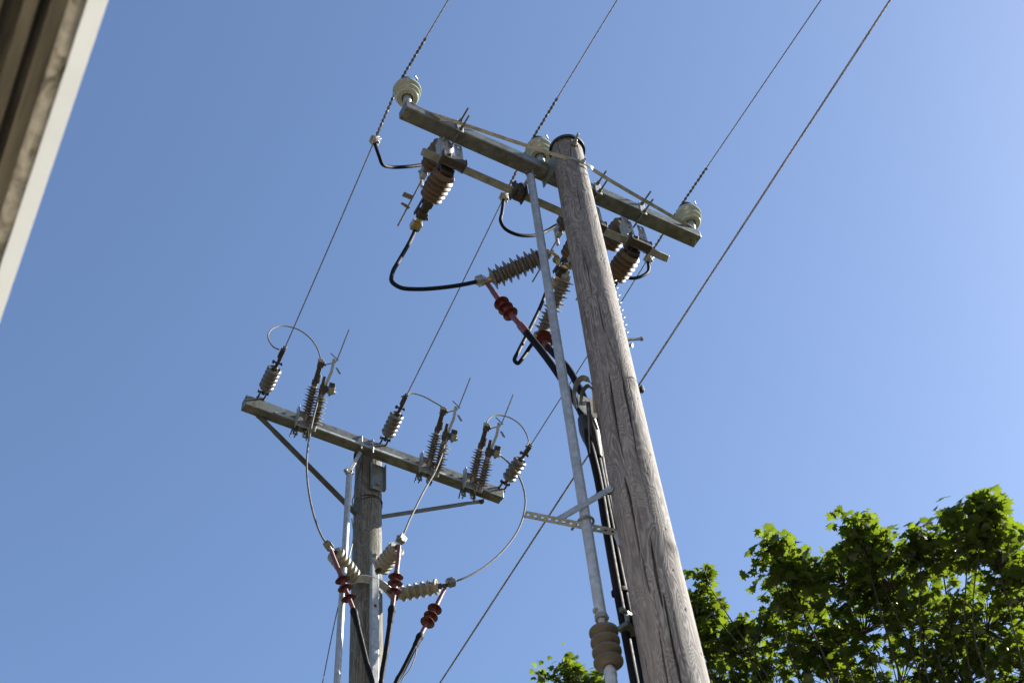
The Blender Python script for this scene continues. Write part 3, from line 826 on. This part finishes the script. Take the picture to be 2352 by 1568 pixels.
# ---------------------------------------------------------------- line wires, ties and taps
W = []
for (a0, near, far) in ((-1.052, V((-1.052, .137, 9.60)), V((-.955, 2.235, 9.40))), (-.115, V((-.115, .133, 9.60)), V((.0, 2.25, 9.44))), (1.03, V((1.03, .125, 9.605)), V((1.04, 2.285, 9.44)))):
    W.append((near, far))
ahead = (px(1030, 0, z=9.625), px(1418, 0, z=9.69), px(1886, 0, z=9.745))
ends = (px(655, 797, z=9.41), px(935, 905, z=9.43), px(1220, 1020, z=9.43))
wl_lab = ('outermost left conductor, tied to the insulator at the outer left end of the near crossarm', 'middle conductor, tied to the insulator beside the pole top', 'right hand conductor, ending at the lowest dead end clamp of the far crossarm')
taps = (px(877, 337, x=-1.04), px(1170, 458, x=-.10), px(1505, 600, x=1.04))
GW = 'overhead line conductors'
tie_up = ((px(985, 95, z=9.6)), (px(1290, 232, z=9.62)), (px(1637, 397, z=9.615)))
for i, (near, far) in enumerate(W):
    far = ends[i]; gro = near + V((-.048 if i < 2 else -.048, 0, .002))
    t = thing('line_wire', wl_lab[i], 'overhead wire', near, GW)
    p1 = ahead[i]; d = (p1 - gro).normalized(); out = [gro + d * s_ for s_ in np.linspace(0, 26, 60)]
    for k, q in enumerate(out): q.z -= 0
    path = [far.lerp(gro, s_) - V((0, 0, .012 * math.sin(math.pi * s_))) for s_ in np.linspace(0, 1, 24)] + out[1:]
    obj('conductor', MB().helix(path[:40], .0018, .11, .0025, 3, 5, 8), 'wire', t)
    up_end = (tie_up[i] - gro).length; dn = (taps[i] - gro).length * .93
    b = MB(); b.helix([gro + d * .01, gro + d * up_end], .0055, .062, .0040, 2, 6, 10)
    obj('tie_wrap', b, 'tie', t)
    dd = (far - gro).normalized(); b = MB(); b.helix([gro + dd * .01, gro + dd * dn], .0055, .062, .0040, 2, 6, 10, 1.0); obj('tie_wrap', b, 'tie', t)
    if i == 2:
        p = gro + d * (up_end - .005); b = MB(); b.tube([p + V((.012 * math.cos(a), .0, .012 * math.sin(a))) for a in np.linspace(0, 5.5, 12)], .003, 6); obj('loop', b, 'tie', t)
    # tap lead from the conductor to the switch terminal
    tp = gro.lerp(far, (taps[i] - gro).length / (far - gro).length)
    yt = tp.y
    tl = V((PH[i] - .012, .585, 9.345))
    if i == 0: jp = [tp + V((0, .01, -.02)), px(872, 362, y=yt + .01), px(878, 377, y=yt + .03), px(900, 384, y=yt + .06), px(935, 383, y=.60), px(976, 378, y=.60)]; lab = 'short black tap lead from the left conductor to the left switch'
    elif i == 1: jp = [tp + V((0, .01, -.02)), px(1153, 488, y=yt + .02), px(1150, 508, y=yt + .04), px(1160, 525, y=yt + .06), px(1185, 538, y=.62), px(1225, 541, y=.62), px(1256, 530, y=.62), px(1278, 517, y=.60)]; lab = 'black tap lead looping under the middle conductor left of the switch rod'
    else: jp = [tp + V((0, .01, -.02)), px(1489, 622, y=yt + .03), px(1472, 635, y=yt + .05), px(1452, 639, y=yt + .07), px(1428, 635, y=yt + .10), px(1404, 626, y=.66), px(1385, 610, y=.62)]; lab = 'black tap lead right of the near pole'
    jumper(bez(jp, 8), .0115, lab, GJ, clamps=[(tp + V((0, 0, -.012)), far - gro, 0)])

sa, sb, sc = px(2045, 0, x=.12), px(1466, 886, x=.10), px(1010, 1568, x=.05)
t = thing('stay_wire', 'thick stranded stay wire bracketed to the right side of the near pole', 'stay wire', sb)
dsa = (sa - sb).normalized()
obj('front_strand', MB().helix([sb, sb + dsa * 5], .0022, .07, .0030, 3, 6, 9), 'wire', t)
dsc = (sc - sb).normalized(); sb2 = sb + V((-.04, .22, 0))
obj('rear_strand', MB().helix([px(1352, 1044, x=.055), sc + (sc - px(1352, 1044, x=.055)).normalized() * 4], .0022, .07, .0030, 3, 6, 9), 'wire', t)
obj('rear_strand', MB().helix([sb + V((-.05, .20, .02)), px(1352, 1044, x=.055)], .0022, .07, .0030, 3, 6, 9), 'wire', t)
b = MB(); b.box(sb + V((.0, .03, -.012)), (.04, .05, .034)); b.box(sb + V((.018, -.0, -.016)), (.014, .022, .045)); b.bolt(sb + V((.024, 0, -.01)), (1, -.2, .1), .006, .010); obj('wall_bracket', b, 'iron', t, .003)

# ---------------------------------------------------------------- far cross-arm
FY0, FY1 = 2.665, 2.752
fa = thing('crossarm', 'lower, farther steel crossarm with two diagonal braces to the far pole', 'crossarm', (0, 2.71, 9.235), 'crossarms')
AL, AR = V((-1.045, 0, 9.252)), V((1.0, 0, 9.222))
b = MB(); dz = V((0, 0, 1))
b.bar(AL + V((0, FY0 + .019, .05)), AR + V((0, FY0 + .019, .05)), .038, .10)
obj('beam', b, 'galv_dark', fa, .004)
b = MB(); b.bar(AL + V((0, FY0 + .062, .054)), AR + V((0, FY0 + .062, .054)), .040, .092); b.bar(AL + V((0.01, FY0 + .0395, .06)), AR + V((-.01, FY0 + .0395, .06)), .008, .07); obj('rear_beam', b, 'galv_dark', fa, .004)
b = MB(); b.bar(AL + V((.22, FY0 - .004, .012)), AR + V((-.12, FY0 - .004, .012)), .008, .020); obj('flange', b, 'galv', fa, .002)
for (p, q) in ((px(590, 950, y=2.74), px(818, 1180, y=2.86)), (px(1110, 1150, y=2.74), px(872, 1187, y=2.86))):
    m0 = p.lerp(q, .14); b = MB(); sds = [V((0, 1, 0)), V((0, 1, .2)), V((0, 1, .3)), V((0, 1, .1)), V((0, 1, .05))]
    b.strap([p, p.lerp(q, .10), m0, p.lerp(q, .2), q], .045, .007, sds); b.bolt(p.lerp(q, .02) + V((0, 0, -.004)), (0, 0, -1), .014, .014)
    obj('brace', b, 'steel_dark', fa)
b = MB(); b.box((.018, 2.775, 9.10), (.10, .006, .26)); b.box((-.034, 2.76, 9.10), (.006, .035, .26)); b.box((.07, 2.76, 9.10), (.006, .035, .26)); b.bolt((.02, 2.771, 9.02), (0, -1, 0), .014, .014)
obj('pole_plate', b, 'galv_old', fa, .002)
b = MB()
for x in (-.06, .045): b.perf((x, 2.758, 9.31), (x, 2.758, 9.44), .05, .006, (0, 1, 0), 2, .4, .3); b.box((x - .027, 2.768, 9.36), (.005, .03, .16))
obj('top_plate', b, 'galv_old', fa)
for x in (-.165, -.075):
    u = [V((x, 2.658, 9.20)), V((x, 2.656, 9.33)), V((x, 2.672, 9.345)), V((x, 2.76, 9.345))]
    obj('u_bolt', MB().tube(bez(u, 4), .007, 8), 'galv', fa)

GS = 'strain insulators on the far crossarm'


def strain(p, q, label):
    """strain insulator string from the arm at p to the wire end at q"""
    p, q = V(p), V(q); d = (q - p); L = d.length; d.normalize(); x = d.cross(V((0, 0, 1))).normalized(); y = x.cross(d)
    t = thing('strain_insulator', label, 'insulator', p, GS)
    b = MB()
    for s_ in (-1, 1): b.bar(p + x * (.022 * s_) - d * .02, p + x * (.022 * s_) + d * .06, .010, .016, y)
    b.cyl(p + x * -.03 + d * .055, p + x * .034 + d * .055, .008, 8); b.tube([p + x * .034 + d * .055, p + x * .042 + d * .055], .014, 6); b.tube([p - x * .03 + d * .055, p - x * .038 + d * .055], .014, 6)
    b.tube([p + d * .04, p + d * .105], .013, 10)
    b.box(p + d * 0.0 - d * .01, (.03, .06, .03), (d, x, y))
    obj('shackle', b, 'iron', t, .002)
    s0 = .088; spec = [(.020 + i * .036, .054, .0185, .004) for i in range(5)]
    obj('sheds', MB().lathe(p + d * s0, d, sheds(.042, spec, .175, .02, .010), 36), 'glass_grey', t)
    e = s0 + .175; b = MB(); b.lathe(p + d * e, d, [(0, 0), (.022, 0), (.022, .022), (.012, .026), (.012, .06), (0, .06)], 16)
    b.box(p + d * (e + .065), (.05, .016, .024), (d, x, y)); b.cyl(p + d * (e + .06) - x * .030, p + d * (e + .06) + x * .034, .007, 8); b.tube([p + d * (e + .06) + x * .024, p + d * (e + .06) + x * .038], .014, 6); b.tube([p + d * (e + .06) - x * .024, p + d * (e + .06) - x * .034], .012, 6)
    k = L - e - .03
    b.bar(p + d * (e + .075), p + d * L, .020, .034, y); b.box(p + d * (L - .045) + y * -.020 + x * .010, (.075, .030, .022), (d, x, y))
    for j in (.2, .55): b.bolt(p + d * (L - .08 + j * .08) + y * .018 - x * .006, y * .8 - x * .4 + d * .3, .008, .016, .02)
    obj('dead_end_clamp', b, 'iron', t, .002)
    return t


st = (px(599, 915, y=2.672), px(879, 1022, y=2.672), px(1152, 1122, y=2.672))
strain(st[0], ends[0], 'grey strain insulator at the left tip of the far crossarm')
strain(st[1], ends[1], 'grey strain insulator just above the far pole top')
strain(st[2], ends[2], 'grey strain insulator at the right tip of the far crossarm')

GF = 'fused cutout switches on the far crossarm'
cax = V((-.045, -.33, .262)).normalized()


def cutout(p, label):
    """twin insulator switch on the far arm; axis leans up towards the near pole"""
    t = thing('cutout_switch', label, 'cutout switch', p, GF); d = cax; x = V((1, 0, 0)); x = (x - d * x.dot(d)).normalized(); y = d.cross(x)   # y: away/down
    if y.z > 0: y = -y
    off = x * .064 + V((0, .02, -.068))
    b = MB(); A0 = p + d * .02; B0 = A0 + off
    for s_ in (-1, 1):
        b.box(p + V((s_ * .048 - .02, -.012, .0)), (.006, .05, .13)); 
    b.box(p + V((-.066, -.03, .045)), (.008, .05, .14)); b.box(p + V((.06, -.03, -.01)), (.008, .045, .10)); b.box(p + V((0, -.012, -.035)), (.13, .006, .05)); b.box(p + V((-.005, -.03, .045)), (.11, .04, .012))
    obj('bracket', b, 'galv', t, .002)
    b = MB()
    b.perf(p + V((-.055, .03, -.02)), p + V((-.055, .03, -.115)), .036, .005, (0, 1, 0), 2, .35, .3); b.perf(p + V((.018, .03, -.02)), p + V((.018, .03, -.115)), .040, .005, (0, 1, 0), 2, .35, .3); b.box(p + V((.04, .04, -.06)), (.005, .04, .09))
    obj('hanger', b, 'galv_dark', t)
    b = MB(); b.cyl(p + V((-.075, .02, -.045)), p + V((-.085, .05, -.13)), .005, 7); b.cyl(p + V((-.04, .02, -.06)), p + V((-.045, .07, -.10)), .005, 7); obj('bolt', b, 'iron', t)
    for (o, n, st_) in ((A0, 5, .055), (B0, 5, .055)):
        spec = []
        for i in range(n):
            spec.append((st_ + i * .040, .055, .0095, .003))
            spec.append((st_ + .020 + i * .040, .043, .008, .003))
        obj('insulator', MB().lathe(o, d, sheds(.020, spec, .285, 0, .0035), 32), 'pale_polymer', t)
    At = A0 + d * .285; Bt = B0 + d * .285
    b = MB(); b.tube([At - d * .03, At + d * .01], .024, 14); b.bar(At, At + d * .10 + x * .004, .034, .012, y); b.box(At + d * .125 + x * .006, (.05, .042, .03), (d, x, y)); b.bolt(At + d * .13 + x * .03, x, .012, .014)
    b.bolt(At + d * .14 - y * .012, d, .012, .018)
    obj('upper_contact', b, 'iron', t, .003)
    b = MB(); b.box(At + d * .150, (.022, .036, .036), (d, x, y)); b.box(At + d * .02 + x * .024, (.06, .008, .034), (d, x, y)); obj('contact_plate', b, 'alu', t, .002)
    b = MB(); b.tube([Bt - d * .02, Bt + d * .012], .024, 14); b.box(Bt + d * .02, (.05, .05, .04), (d, x, y)); b.box(Bt + d * .055 + x * .055, (.04, .036, .045), (d, x, y)); b.box(Bt + d * .07 - x * .012, (.07, .02, .02), (d, x, y))
    obj('lower_contact', b, 'iron', t, .003)
    b = MB(); b.box(Bt + d * .018 + x * .055 - y * .0, (.050, .042, .050), (d, x, y)); b.bolt(Bt + d * .01 + x * .078, x, .012, .014); b.bolt(Bt - d * .01 + x * .055, -d, .010, .012); obj('clamp', b, M['alu'] if 0 else 'galv_old', t, .004)
    bt = Bt + d * .24 + x * .03 - y * .03
    b = MB(); b.strap([Bt + d * .02 + x * .005, Bt + d * .15 + x * .03 - y * .012, bt], .020, .006, x); obj('blade', b, 'galv', t)
    b = MB(); h0 = At + d * .12 + x * .02; h1 = bt + x * .02 - d * .02; h2 = bt + V((.02, -.20, .12)); b.tube([h0, h0.lerp(h1, .95), h1.lerp(h2, .12), h2], .0045, 7)
    b.box(h1.lerp(h2, .14) - x * .025, (.006, .075, .022), (d, (x * .9 - d * .5).normalized(), y)); b.box(h1 - d * .055 + x * .03, (.006, .04, .05), ((x + d).normalized(), y, (d - x).normalized()))
    obj('arcing_horn', b, 'galv_old', t)
    return t


cb = (px(700, 972, y=2.652), px(983, 1077, y=2.652), px(1083, 1113, y=2.652))
k0 = cutout(cb[0], 'cutout switch alone on the left half of the far crossarm')
for i, lab in ((1, 'cutout switch on the far crossarm between the pole top and the rightmost switch'), (2, 'rightmost cutout switch, beside the strain insulator at the right tip of the far crossarm')):
    dup(k0, cb[i] - cb[0], lab)
x_ = V((1, 0, 0)); x_ = (x_ - cax * x_.dot(cax)).normalized()


def cut_pts(p):
    A = p + cax * .305; B = A + x_ * .064 + V((0, .02, -.068)); return A + cax * .155, B + cax * .01 + x_ * .075


# jumper loops and down leads on the far pole
GK = 'bare jumper loops on the far crossarm'
loops = ([(629, 797), (618, 782), (616, 768), (627, 754), (653, 748), (688, 758), (713, 777), (729, 800)],
         [(931, 908), (938, 903), (950, 903), (975, 911), (997, 923)],
         [(1120, 965), (1132, 955), (1147, 953), (1172, 959), (1195, 975), (1209, 996), (1214, 1015)])
lab = ('bare jumper arching high from the left strain clamp to the left cutout', 'bare jumper from the middle strain clamp to the middle cutout', 'bare jumper arching from the right strain clamp back to the right cutout')
tops = []
for i, lp in enumerate(loops):
    At, Bt = cut_pts(cb[i]); tops.append(Bt); e = ends[i] + V((-.03, .03, -.01))
    if i == 2: path = bez([At] + [px(u, v, y=At.y + (e.y - At.y) * k / (len(lp))) for k, (u, v) in enumerate(lp)] + [e], 8)
    else: path = bez([e] + [px(u, v, y=e.y + (At.y - e.y) * (k + 1) / (len(lp) + 1)) for k, (u, v) in enumerate(lp)] + [At], 8)
    tag(obj('jumper_wire', MB().tube(path, .0052, 9), 'wire_pale'), lab[i], 'jumper', GK)
A1i, A1o = px(812, 1326, z=8.10), px(769, 1270, z=8.12)
A2i, A2o = px(873, 1307, z=8.10), px(912, 1258, z=8.13)
A3i, A3o = px(917, 1364, z=8.10), px(1008, 1346, z=8.08)
T1, T2, T3 = px(754, 1252, z=8.13), px(922, 1238, z=8.14), px(1036, 1337, z=8.10)
GD = 'bare down leads of the far pole'
dl = ([(741, 895), (726, 935), (714, 985), (706, 1035), (705, 1090), (714, 1155), (728, 1205), (742, 1236)],
      [(1031, 1003), (1013, 1050), (998, 1085), (975, 1125), (957, 1160), (940, 1195), (929, 1222)],
      [(1150, 1046), (1177, 1072), (1197, 1105), (1206, 1140), (1205, 1170), (1192, 1212), (1165, 1253), (1125, 1292), (1085, 1318), (1055, 1331)])
lab = ('bare lead drooping from the left cutout to the leftmost red termination', 'bare lead running straight from the middle cutout to the middle red termination', 'bare lead bowing wide to the right down to the rightmost red termination')
for i, lp in enumerate(dl):
    s_, e = tops[i], (T1, T2, T3)[i]
    path = bez([s_] + [px(u, v, y=s_.y + (e.y - s_.y) * (k + 1) / (len(lp) + 1)) for k, (u, v) in enumerate(lp)] + [e], 7)
    L_ = plen(path)
    jumper(path, .0066, lab[i], GD, 'wire_pale', [(e + V((0, 0, .0)), path[-1] - path[-3], 0)], 'down_lead', 'galv_old')

# arresters on the far pole
GX = 'cream surge arresters on the far pole'
arrester(A1i, A1o, .046, .060, 0, 6, 'cream arrester pointing left behind the leftmost red termination of the far pole', GX, 'cream', 'iron')
arrester(A2i, A2o, .046, .060, 0, 6, 'cream arrester on the far pole pointing up behind the middle red termination', GX, 'cream', 'iron')
arrester(A3i, A3o, .036, .053, 0, 6, 'cream arrester standing out level to the right of the far pole', GX, 'cream', 'iron')
t = thing('arrester_bracket', 'curved cream grey steel bar across the front of the far pole', 'bracket', (0, 2.7, 8.05))
br = bez([px(800, 1334, z=8.07), px(825, 1328, z=8.07), px(850, 1331, z=8.07), px(876, 1341, z=8.07), px(893, 1356, z=8.07), px(905, 1372, z=8.07)], 6)
obj('curved_bar', MB().strap(br, .052, .014, (0, .85, -.5)), 'galv', t, .002)
b = MB(); b.bolt(px(908, 1371, z=8.05), (.5, 0, -1), .014, .02); b.bolt(px(868, 1309, z=8.05), (.3, 0, -1), .014, .02); obj('bracket_bolt', b, 'iron', t)

GY = 'power cables with red terminations on the far pole'
k1 = [px(760, 1262, z=8.09), px(771, 1292, y=2.64), px(785, 1327, y=2.645), px(798, 1365, y=2.65), px(811, 1398, y=2.655), px(826, 1455, y=2.665), px(843, 1525, y=2.68), px(856, 1575, y=2.69), V((-.03, 2.75, 5.0))]
k2 = [px(917, 1252, z=8.10), px(914, 1285, y=2.45), px(909, 1325, y=2.48), px(905, 1362, y=2.51), px(900, 1398, y=2.54), px(893, 1450, y=2.58), px(884, 1510, y=2.63), px(875, 1570, y=2.67), V((.03, 2.74, 5.0))]
k3 = [px(1022, 1351, z=8.06), px(1008, 1378, y=2.63), px(995, 1405, y=2.635), px(980, 1432, y=2.64), px(967, 1456, y=2.645), px(945, 1500, y=2.655), px(922, 1545, y=2.67), px(908, 1572, y=2.68), V((.08, 2.74, 5.0))]
for (k, lab, rl, sk) in ((k1, 'cable with the leftmost red termination of the far pole', 1398, (1327, 1345, 1365)), (k2, 'cable whose red termination hangs in front of the right edge of the far pole', 1398, (1315, 1333, 1350.5)), (k3, 'cable with the rightmost red termination of the far pole, clear of the wood', 1456, (1393, 1409, 1424))):
    path = bez(k, 8)
    def yof(p):
        c = CM.T @ np.array(p - CAM); return c[1] / c[2] * F_PX + 784
    ac = 0; marks = {}
    for j in range(1, len(path)):
        ac += (path[j] - path[j - 1]).length
        for m_ in (rl,) + sk:
            if m_ not in marks and yof(path[j]) >= m_: marks[m_] = ac
    power_cable(path, marks[rl], [marks[m_] for m_ in sk], lab, GY, .0165, .0150, .049, hood=True)
p_ = bez([px(1000, 1490, y=2.64), px(1000 - 8, 1515, y=2.64), px(975, 1545, y=2.65), px(962, 1575, y=2.66), px(940, 1620, y=2.68)], 6)
p_ = bez([px(957, 1488, y=2.64), px(954, 1505, y=2.64), px(942, 1535, y=2.65), px(921, 1568, y=2.67), V((.09, 2.72, 5.5))], 6)
tag(obj('earth_wire', MB().tube(p_, .004, 7), 'wire_pale'), 'thin bare earth wire beside the rightmost cable of the far pole', 'wire', None)

# cable channel, operating pipe and thin wire on the far pole
ch = thing('cable_channel', 'galvanised cover channel running down the front of the far pole', 'cable channel', (-.015, 2.76, 3))
b = MB(); xt, xb = px(860, 1300, y=2.745).x, px(858, 1566, y=2.745).x
b.bar((xt, 2.745, 8.20), (xb - .0, 2.735, 3.0), .055, .035, (0, 1, 0)); obj('channel', b, 'galv', ch, .006)
p = px(861, 1390, y=2.727); b = MB(); b.bar(V((xt, 2.728, p.z + .012)), V((xt, 2.726, p.z - .012)), .016, .006, (0, 1, 0)); obj('dark_slot_strip', b, 'slot_shade', ch)  # solid near-black strip on the channel; the slot's inner shade is its colour
b = MB(); b.box((xt - .005, 2.755, 8.27), (.04, .03, .12)); b.bolt((xt, 2.74, 8.29), (0, -1, 0), .011, .012); obj('channel_foot', b, 'galv_old', ch, .002)

t = thing('operating_rod', 'pale galvanised switch pipe at the left side of the far pole', 'switch rod', px(774, 1566, y=2.72))
pt, pb = px(802, 1092, y=2.72), px(774, 1566, y=2.72); pb = pt + (pb - pt) * 2.6
b = MB(); b.cyl(pb, pt, .021, 18); obj('pipe', b, 'galv', t)
b = MB(); p = px(801, 1083, y=2.72); b.bolt(p + V((-.02, 0, 0)), (-1, 0, 0), .013, .016); b.bolt(p + V((.02, 0, 0)), (1, 0, 0), .013, .016); b.box(p, (.04, .03, .05)); obj('pivot', b, 'galv_old', t, .003)
b = MB(); b.bar(p + V((.005, 0, .01)), px(828, 1038, y=2.70), .026, .010, (0, 1, 0)); obj('link', b, 'galv', t, .002)
tw = [px(829, 1052, y=2.80), px(812, 1100, y=2.80), px(817, 1125, y=2.86), px(812, 1228, y=2.86)]
p_ = [px(808, 1190, y=2.84), px(812, 1228, y=2.84), px(803, 1275, y=2.80), px(790, 1335, y=2.76), px(765, 1445, y=2.74), px(741, 1566, y=2.72)]
p_.append(p_[-1] + (p_[-1] - p_[-2]) * 4)
tag(obj('earth_wire', MB().tube(bez(p_, 5), .0036, 6), 'wire'), 'thin dark wire slanting down beside the pale pipe of the far pole', 'wire', None)
p_ = bez([px(830, 1062, y=2.79), px(822, 1090, y=2.78), px(815, 1115, y=2.79), px(814, 1135, y=2.81), px(809, 1150, y=2.82), px(813, 1172, y=2.82)], 6)
tag(obj('earth_wire', MB().tube(p_, .0035, 6), 'iron'), 'short dark wire between the far pole and its pipe just under the arm', 'wire', None)

# ---------------------------------------------------------------- maple tree
LOBES = [(0, -.02), (.10, -.10), (.20, -.02), (.42, -.08), (.33, .10), (.62, .20), (.40, .30), (.52, .55), (.30, .46), (.20, .52), (.16, .80), (.07, .74), (0, 1.0)]
outline = LOBES + [(-x, y) for x, y in reversed(LOBES[1:-1])]
outl = np.array([(x, y, -.16 * abs(x) - .10 * max(0, y) ** 2) for x, y in outline])


def foliage(centres, n_twig, seed, dens=1.5):
    """leaf clusters: every twig tip carries a rosette of lobed leaves"""
    rg = np.random.default_rng(seed); V_ = []; F_ = []; tone = []; twigs = []; base = 0
    n_o = len(outl)
    for (c, rad, cnt, size) in centres:
        c = np.array(c); done = 0
        while done < cnt * dens:
            d = rg.normal(size=3); d /= np.linalg.norm(d); rr = rg.uniform(.25, 1.0) ** .6
            tip = c + d * max(.02, rad - .05) * rr * np.array([1, 1, 1])
            twigs.append((tip, c)); k = rg.integers(4, 9)
            for j in range(k):
                az = rg.uniform(0, 6.283); s = size * .72 * rg.uniform(.45, 1.25)
                pos = tip + rg.normal(size=3) * np.array([.05, .05, .045])
                out = np.array([math.cos(az), math.sin(az), rg.uniform(-.75, .15)]); out /= np.linalg.norm(out)
                nr = np.array([0, 0, 1.]) + rg.normal(size=3) * .42; nr -= out * nr.dot(out); nr /= np.linalg.norm(nr)
                sx = np.cross(out, nr); bend = rg.uniform(.2, 3.0)
                P = pos + s * (outl[:, :1] * sx + outl[:, 1:2] * out + outl[:, 2:3] * bend * nr)
                ctr = pos + s * .28 * out
                V_.append(np.vstack([P, ctr[None]]))
                F_ += [(base + i, base + (i + 1) % n_o, base + n_o) for i in range(n_o)]
                tone += [float(np.clip(rg.normal(.25, .3), 0, 1))] * (n_o + 1); base += n_o + 1
            done += k
    return np.vstack(V_), F_, tone, twigs


def P3(u, v, dist): d = ray(u, v).normalized(); return CAM + d * dist


def lump(u, v, r, dist, cnt, size=.115): return (tuple(P3(u, v, dist)), r, cnt, size)


tr = thing('maple_tree', 'leafy green maple crown in the lower right corner behind the near pole', 'tree', (4.1, 2.2, 0))
lumps = [
    lump(1968, 1205, .17, 10.3, 60), lump(1990, 1260, .26, 10.4, 130), lump(1935, 1330, .30, 10.6, 150), lump(2040, 1330, .32, 10.5, 170),
    lump(2262, 1165, .15, 10.2, 55, .13), lump(2225, 1215, .25, 10.2, 130, .125), lump(2160, 1270, .24, 10.4, 110), lump(2290, 1280, .30, 10.3, 150), lump(2340, 1330, .26, 10.4, 110),
    lump(1695, 1455, .13, 10.8, 45), lump(2115, 1240, .17, 10.4, 60), lump(1768, 1262, .13, 10.6, 45), lump(1792, 1300, .22, 10.6, 100), lump(1860, 1300, .20, 10.6, 80), lump(1800, 1380, .28, 10.7, 150),
    lump(1615, 1325, .10, 10.8, 26), lump(1605, 1375, .16, 10.8, 60), lump(1628, 1425, .18, 10.8, 70), lump(1590, 1470, .24, 10.8, 110),
    lump(1720, 1480, .26, 10.8, 130), lump(1850, 1460, .34, 10.7, 190), lump(1980, 1440, .36, 10.6, 200), lump(2120, 1420, .38, 10.6, 220), lump(2260, 1430, .40, 10.5, 240),
    lump(1650, 1570, .30, 10.8, 150), lump(1780, 1590, .34, 10.8, 170), lump(1920, 1580, .36, 10.7, 190), lump(2060, 1570, .40, 10.6, 220), lump(2210, 1560, .42, 10.6, 250), lump(2360, 1540, .44, 10.5, 260),
    lump(1700, 1700, .4, 10.8, 160), lump(1900, 1720, .5, 10.7, 200), lump(2120, 1720, .5, 10.6, 220), lump(2340, 1700, .5, 10.5, 220), lump(2480, 1450, .5, 10.5, 220), lump(2500, 1650, .6, 10.5, 220),
    lump(1300, 1520, .05, 11.2, 12, .10), lump(1305, 1552, .13, 11.2, 45, .11), lump(1358, 1560, .14, 11.2, 50, .11), lump(1310, 1610, .20, 11.2, 60), lump(1400, 1620, .22, 11.2, 80), lump(1255, 1545, .06, 11.2, 10, .09), lump(1520, 1660, .30, 11.0, 100),
]
# rest of the crown, outside the frame
for i in range(64):
    a = random.uniform(0, 6.283); r_ = random.uniform(.3, 2.0)
    lumps.append(((4.4 + r_ * math.cos(a) * 1.0, 2.4 + abs(r_ * math.sin(a)) * .9, random.uniform(4.6, 7.1)), .60, 130, .13))
lv, lf, tone, twigs = foliage(lumps, 0, 21)
off = np.array(WL[tr]); me = bpy.data.meshes.new('foliage')
fa_ = np.array(lf, dtype=np.int32); lv = lv - off
me.vertices.add(len(lv)); me.vertices.foreach_set('co', lv.ravel())
me.loops.add(len(fa_) * 3); me.loops.foreach_set('vertex_index', fa_.ravel())
me.polygons.add(len(fa_)); me.polygons.foreach_set('loop_start', np.arange(0, len(fa_) * 3, 3, dtype=np.int32))
me.update(calc_edges=True)
att = me.attributes.new('tone', 'FLOAT', 'POINT'); att.data.foreach_set('value', np.array(tone, dtype=np.float32))
me.materials.append(M['leaf'])
fo = bpy.data.objects.new('crown', me); C.objects.link(fo); fo.parent = tr
tk = MB(); base = V((4.1, 2.2, 0)); fork = V((4.15, 2.3, 4.2))
tk.tube(bez([base, V((4.06, 2.22, 1.4)), V((4.16, 2.3, 2.9)), fork], 6), [.20 - .004 * i for i in range(19)], 14)
obj('trunk', tk, 'bark', tr)
bn = MB(); rb = random.Random(5)
for li, (c, rad, cnt, size) in enumerate(lumps):
    c = V(c); m1 = fork.lerp(c, .5) + V((rb.uniform(-.3, .3), rb.uniform(-.3, .3), -.3)); m2 = fork.lerp(c, .8) + V((rb.uniform(-.18, .18), rb.uniform(-.18, .18), rb.uniform(-.1, .1)))
    s0 = fork + V((0, 0, rb.uniform(-.8, .1)))
    pth = bez([s0, m1, m2, c], 6); n_ = len(pth); r0 = .022 if li % 6 == 0 else .009
    bn.tube(pth, [r0 + (.004 - r0) * (k / (n_ - 1)) ** .6 for k in range(n_)], 7)
for i, (tip, c) in enumerate(twigs):
    tip, c = V(tip.tolist()), V(c.tolist()); m = c.lerp(tip, .5) + V((rb.uniform(-.03, .03), rb.uniform(-.03, .03), -.02)); bn.tube([c + V((0, 0, -.06)), m, tip], [.005, .0035, .002], 5)
obj('branches', bn, 'bark', tr)
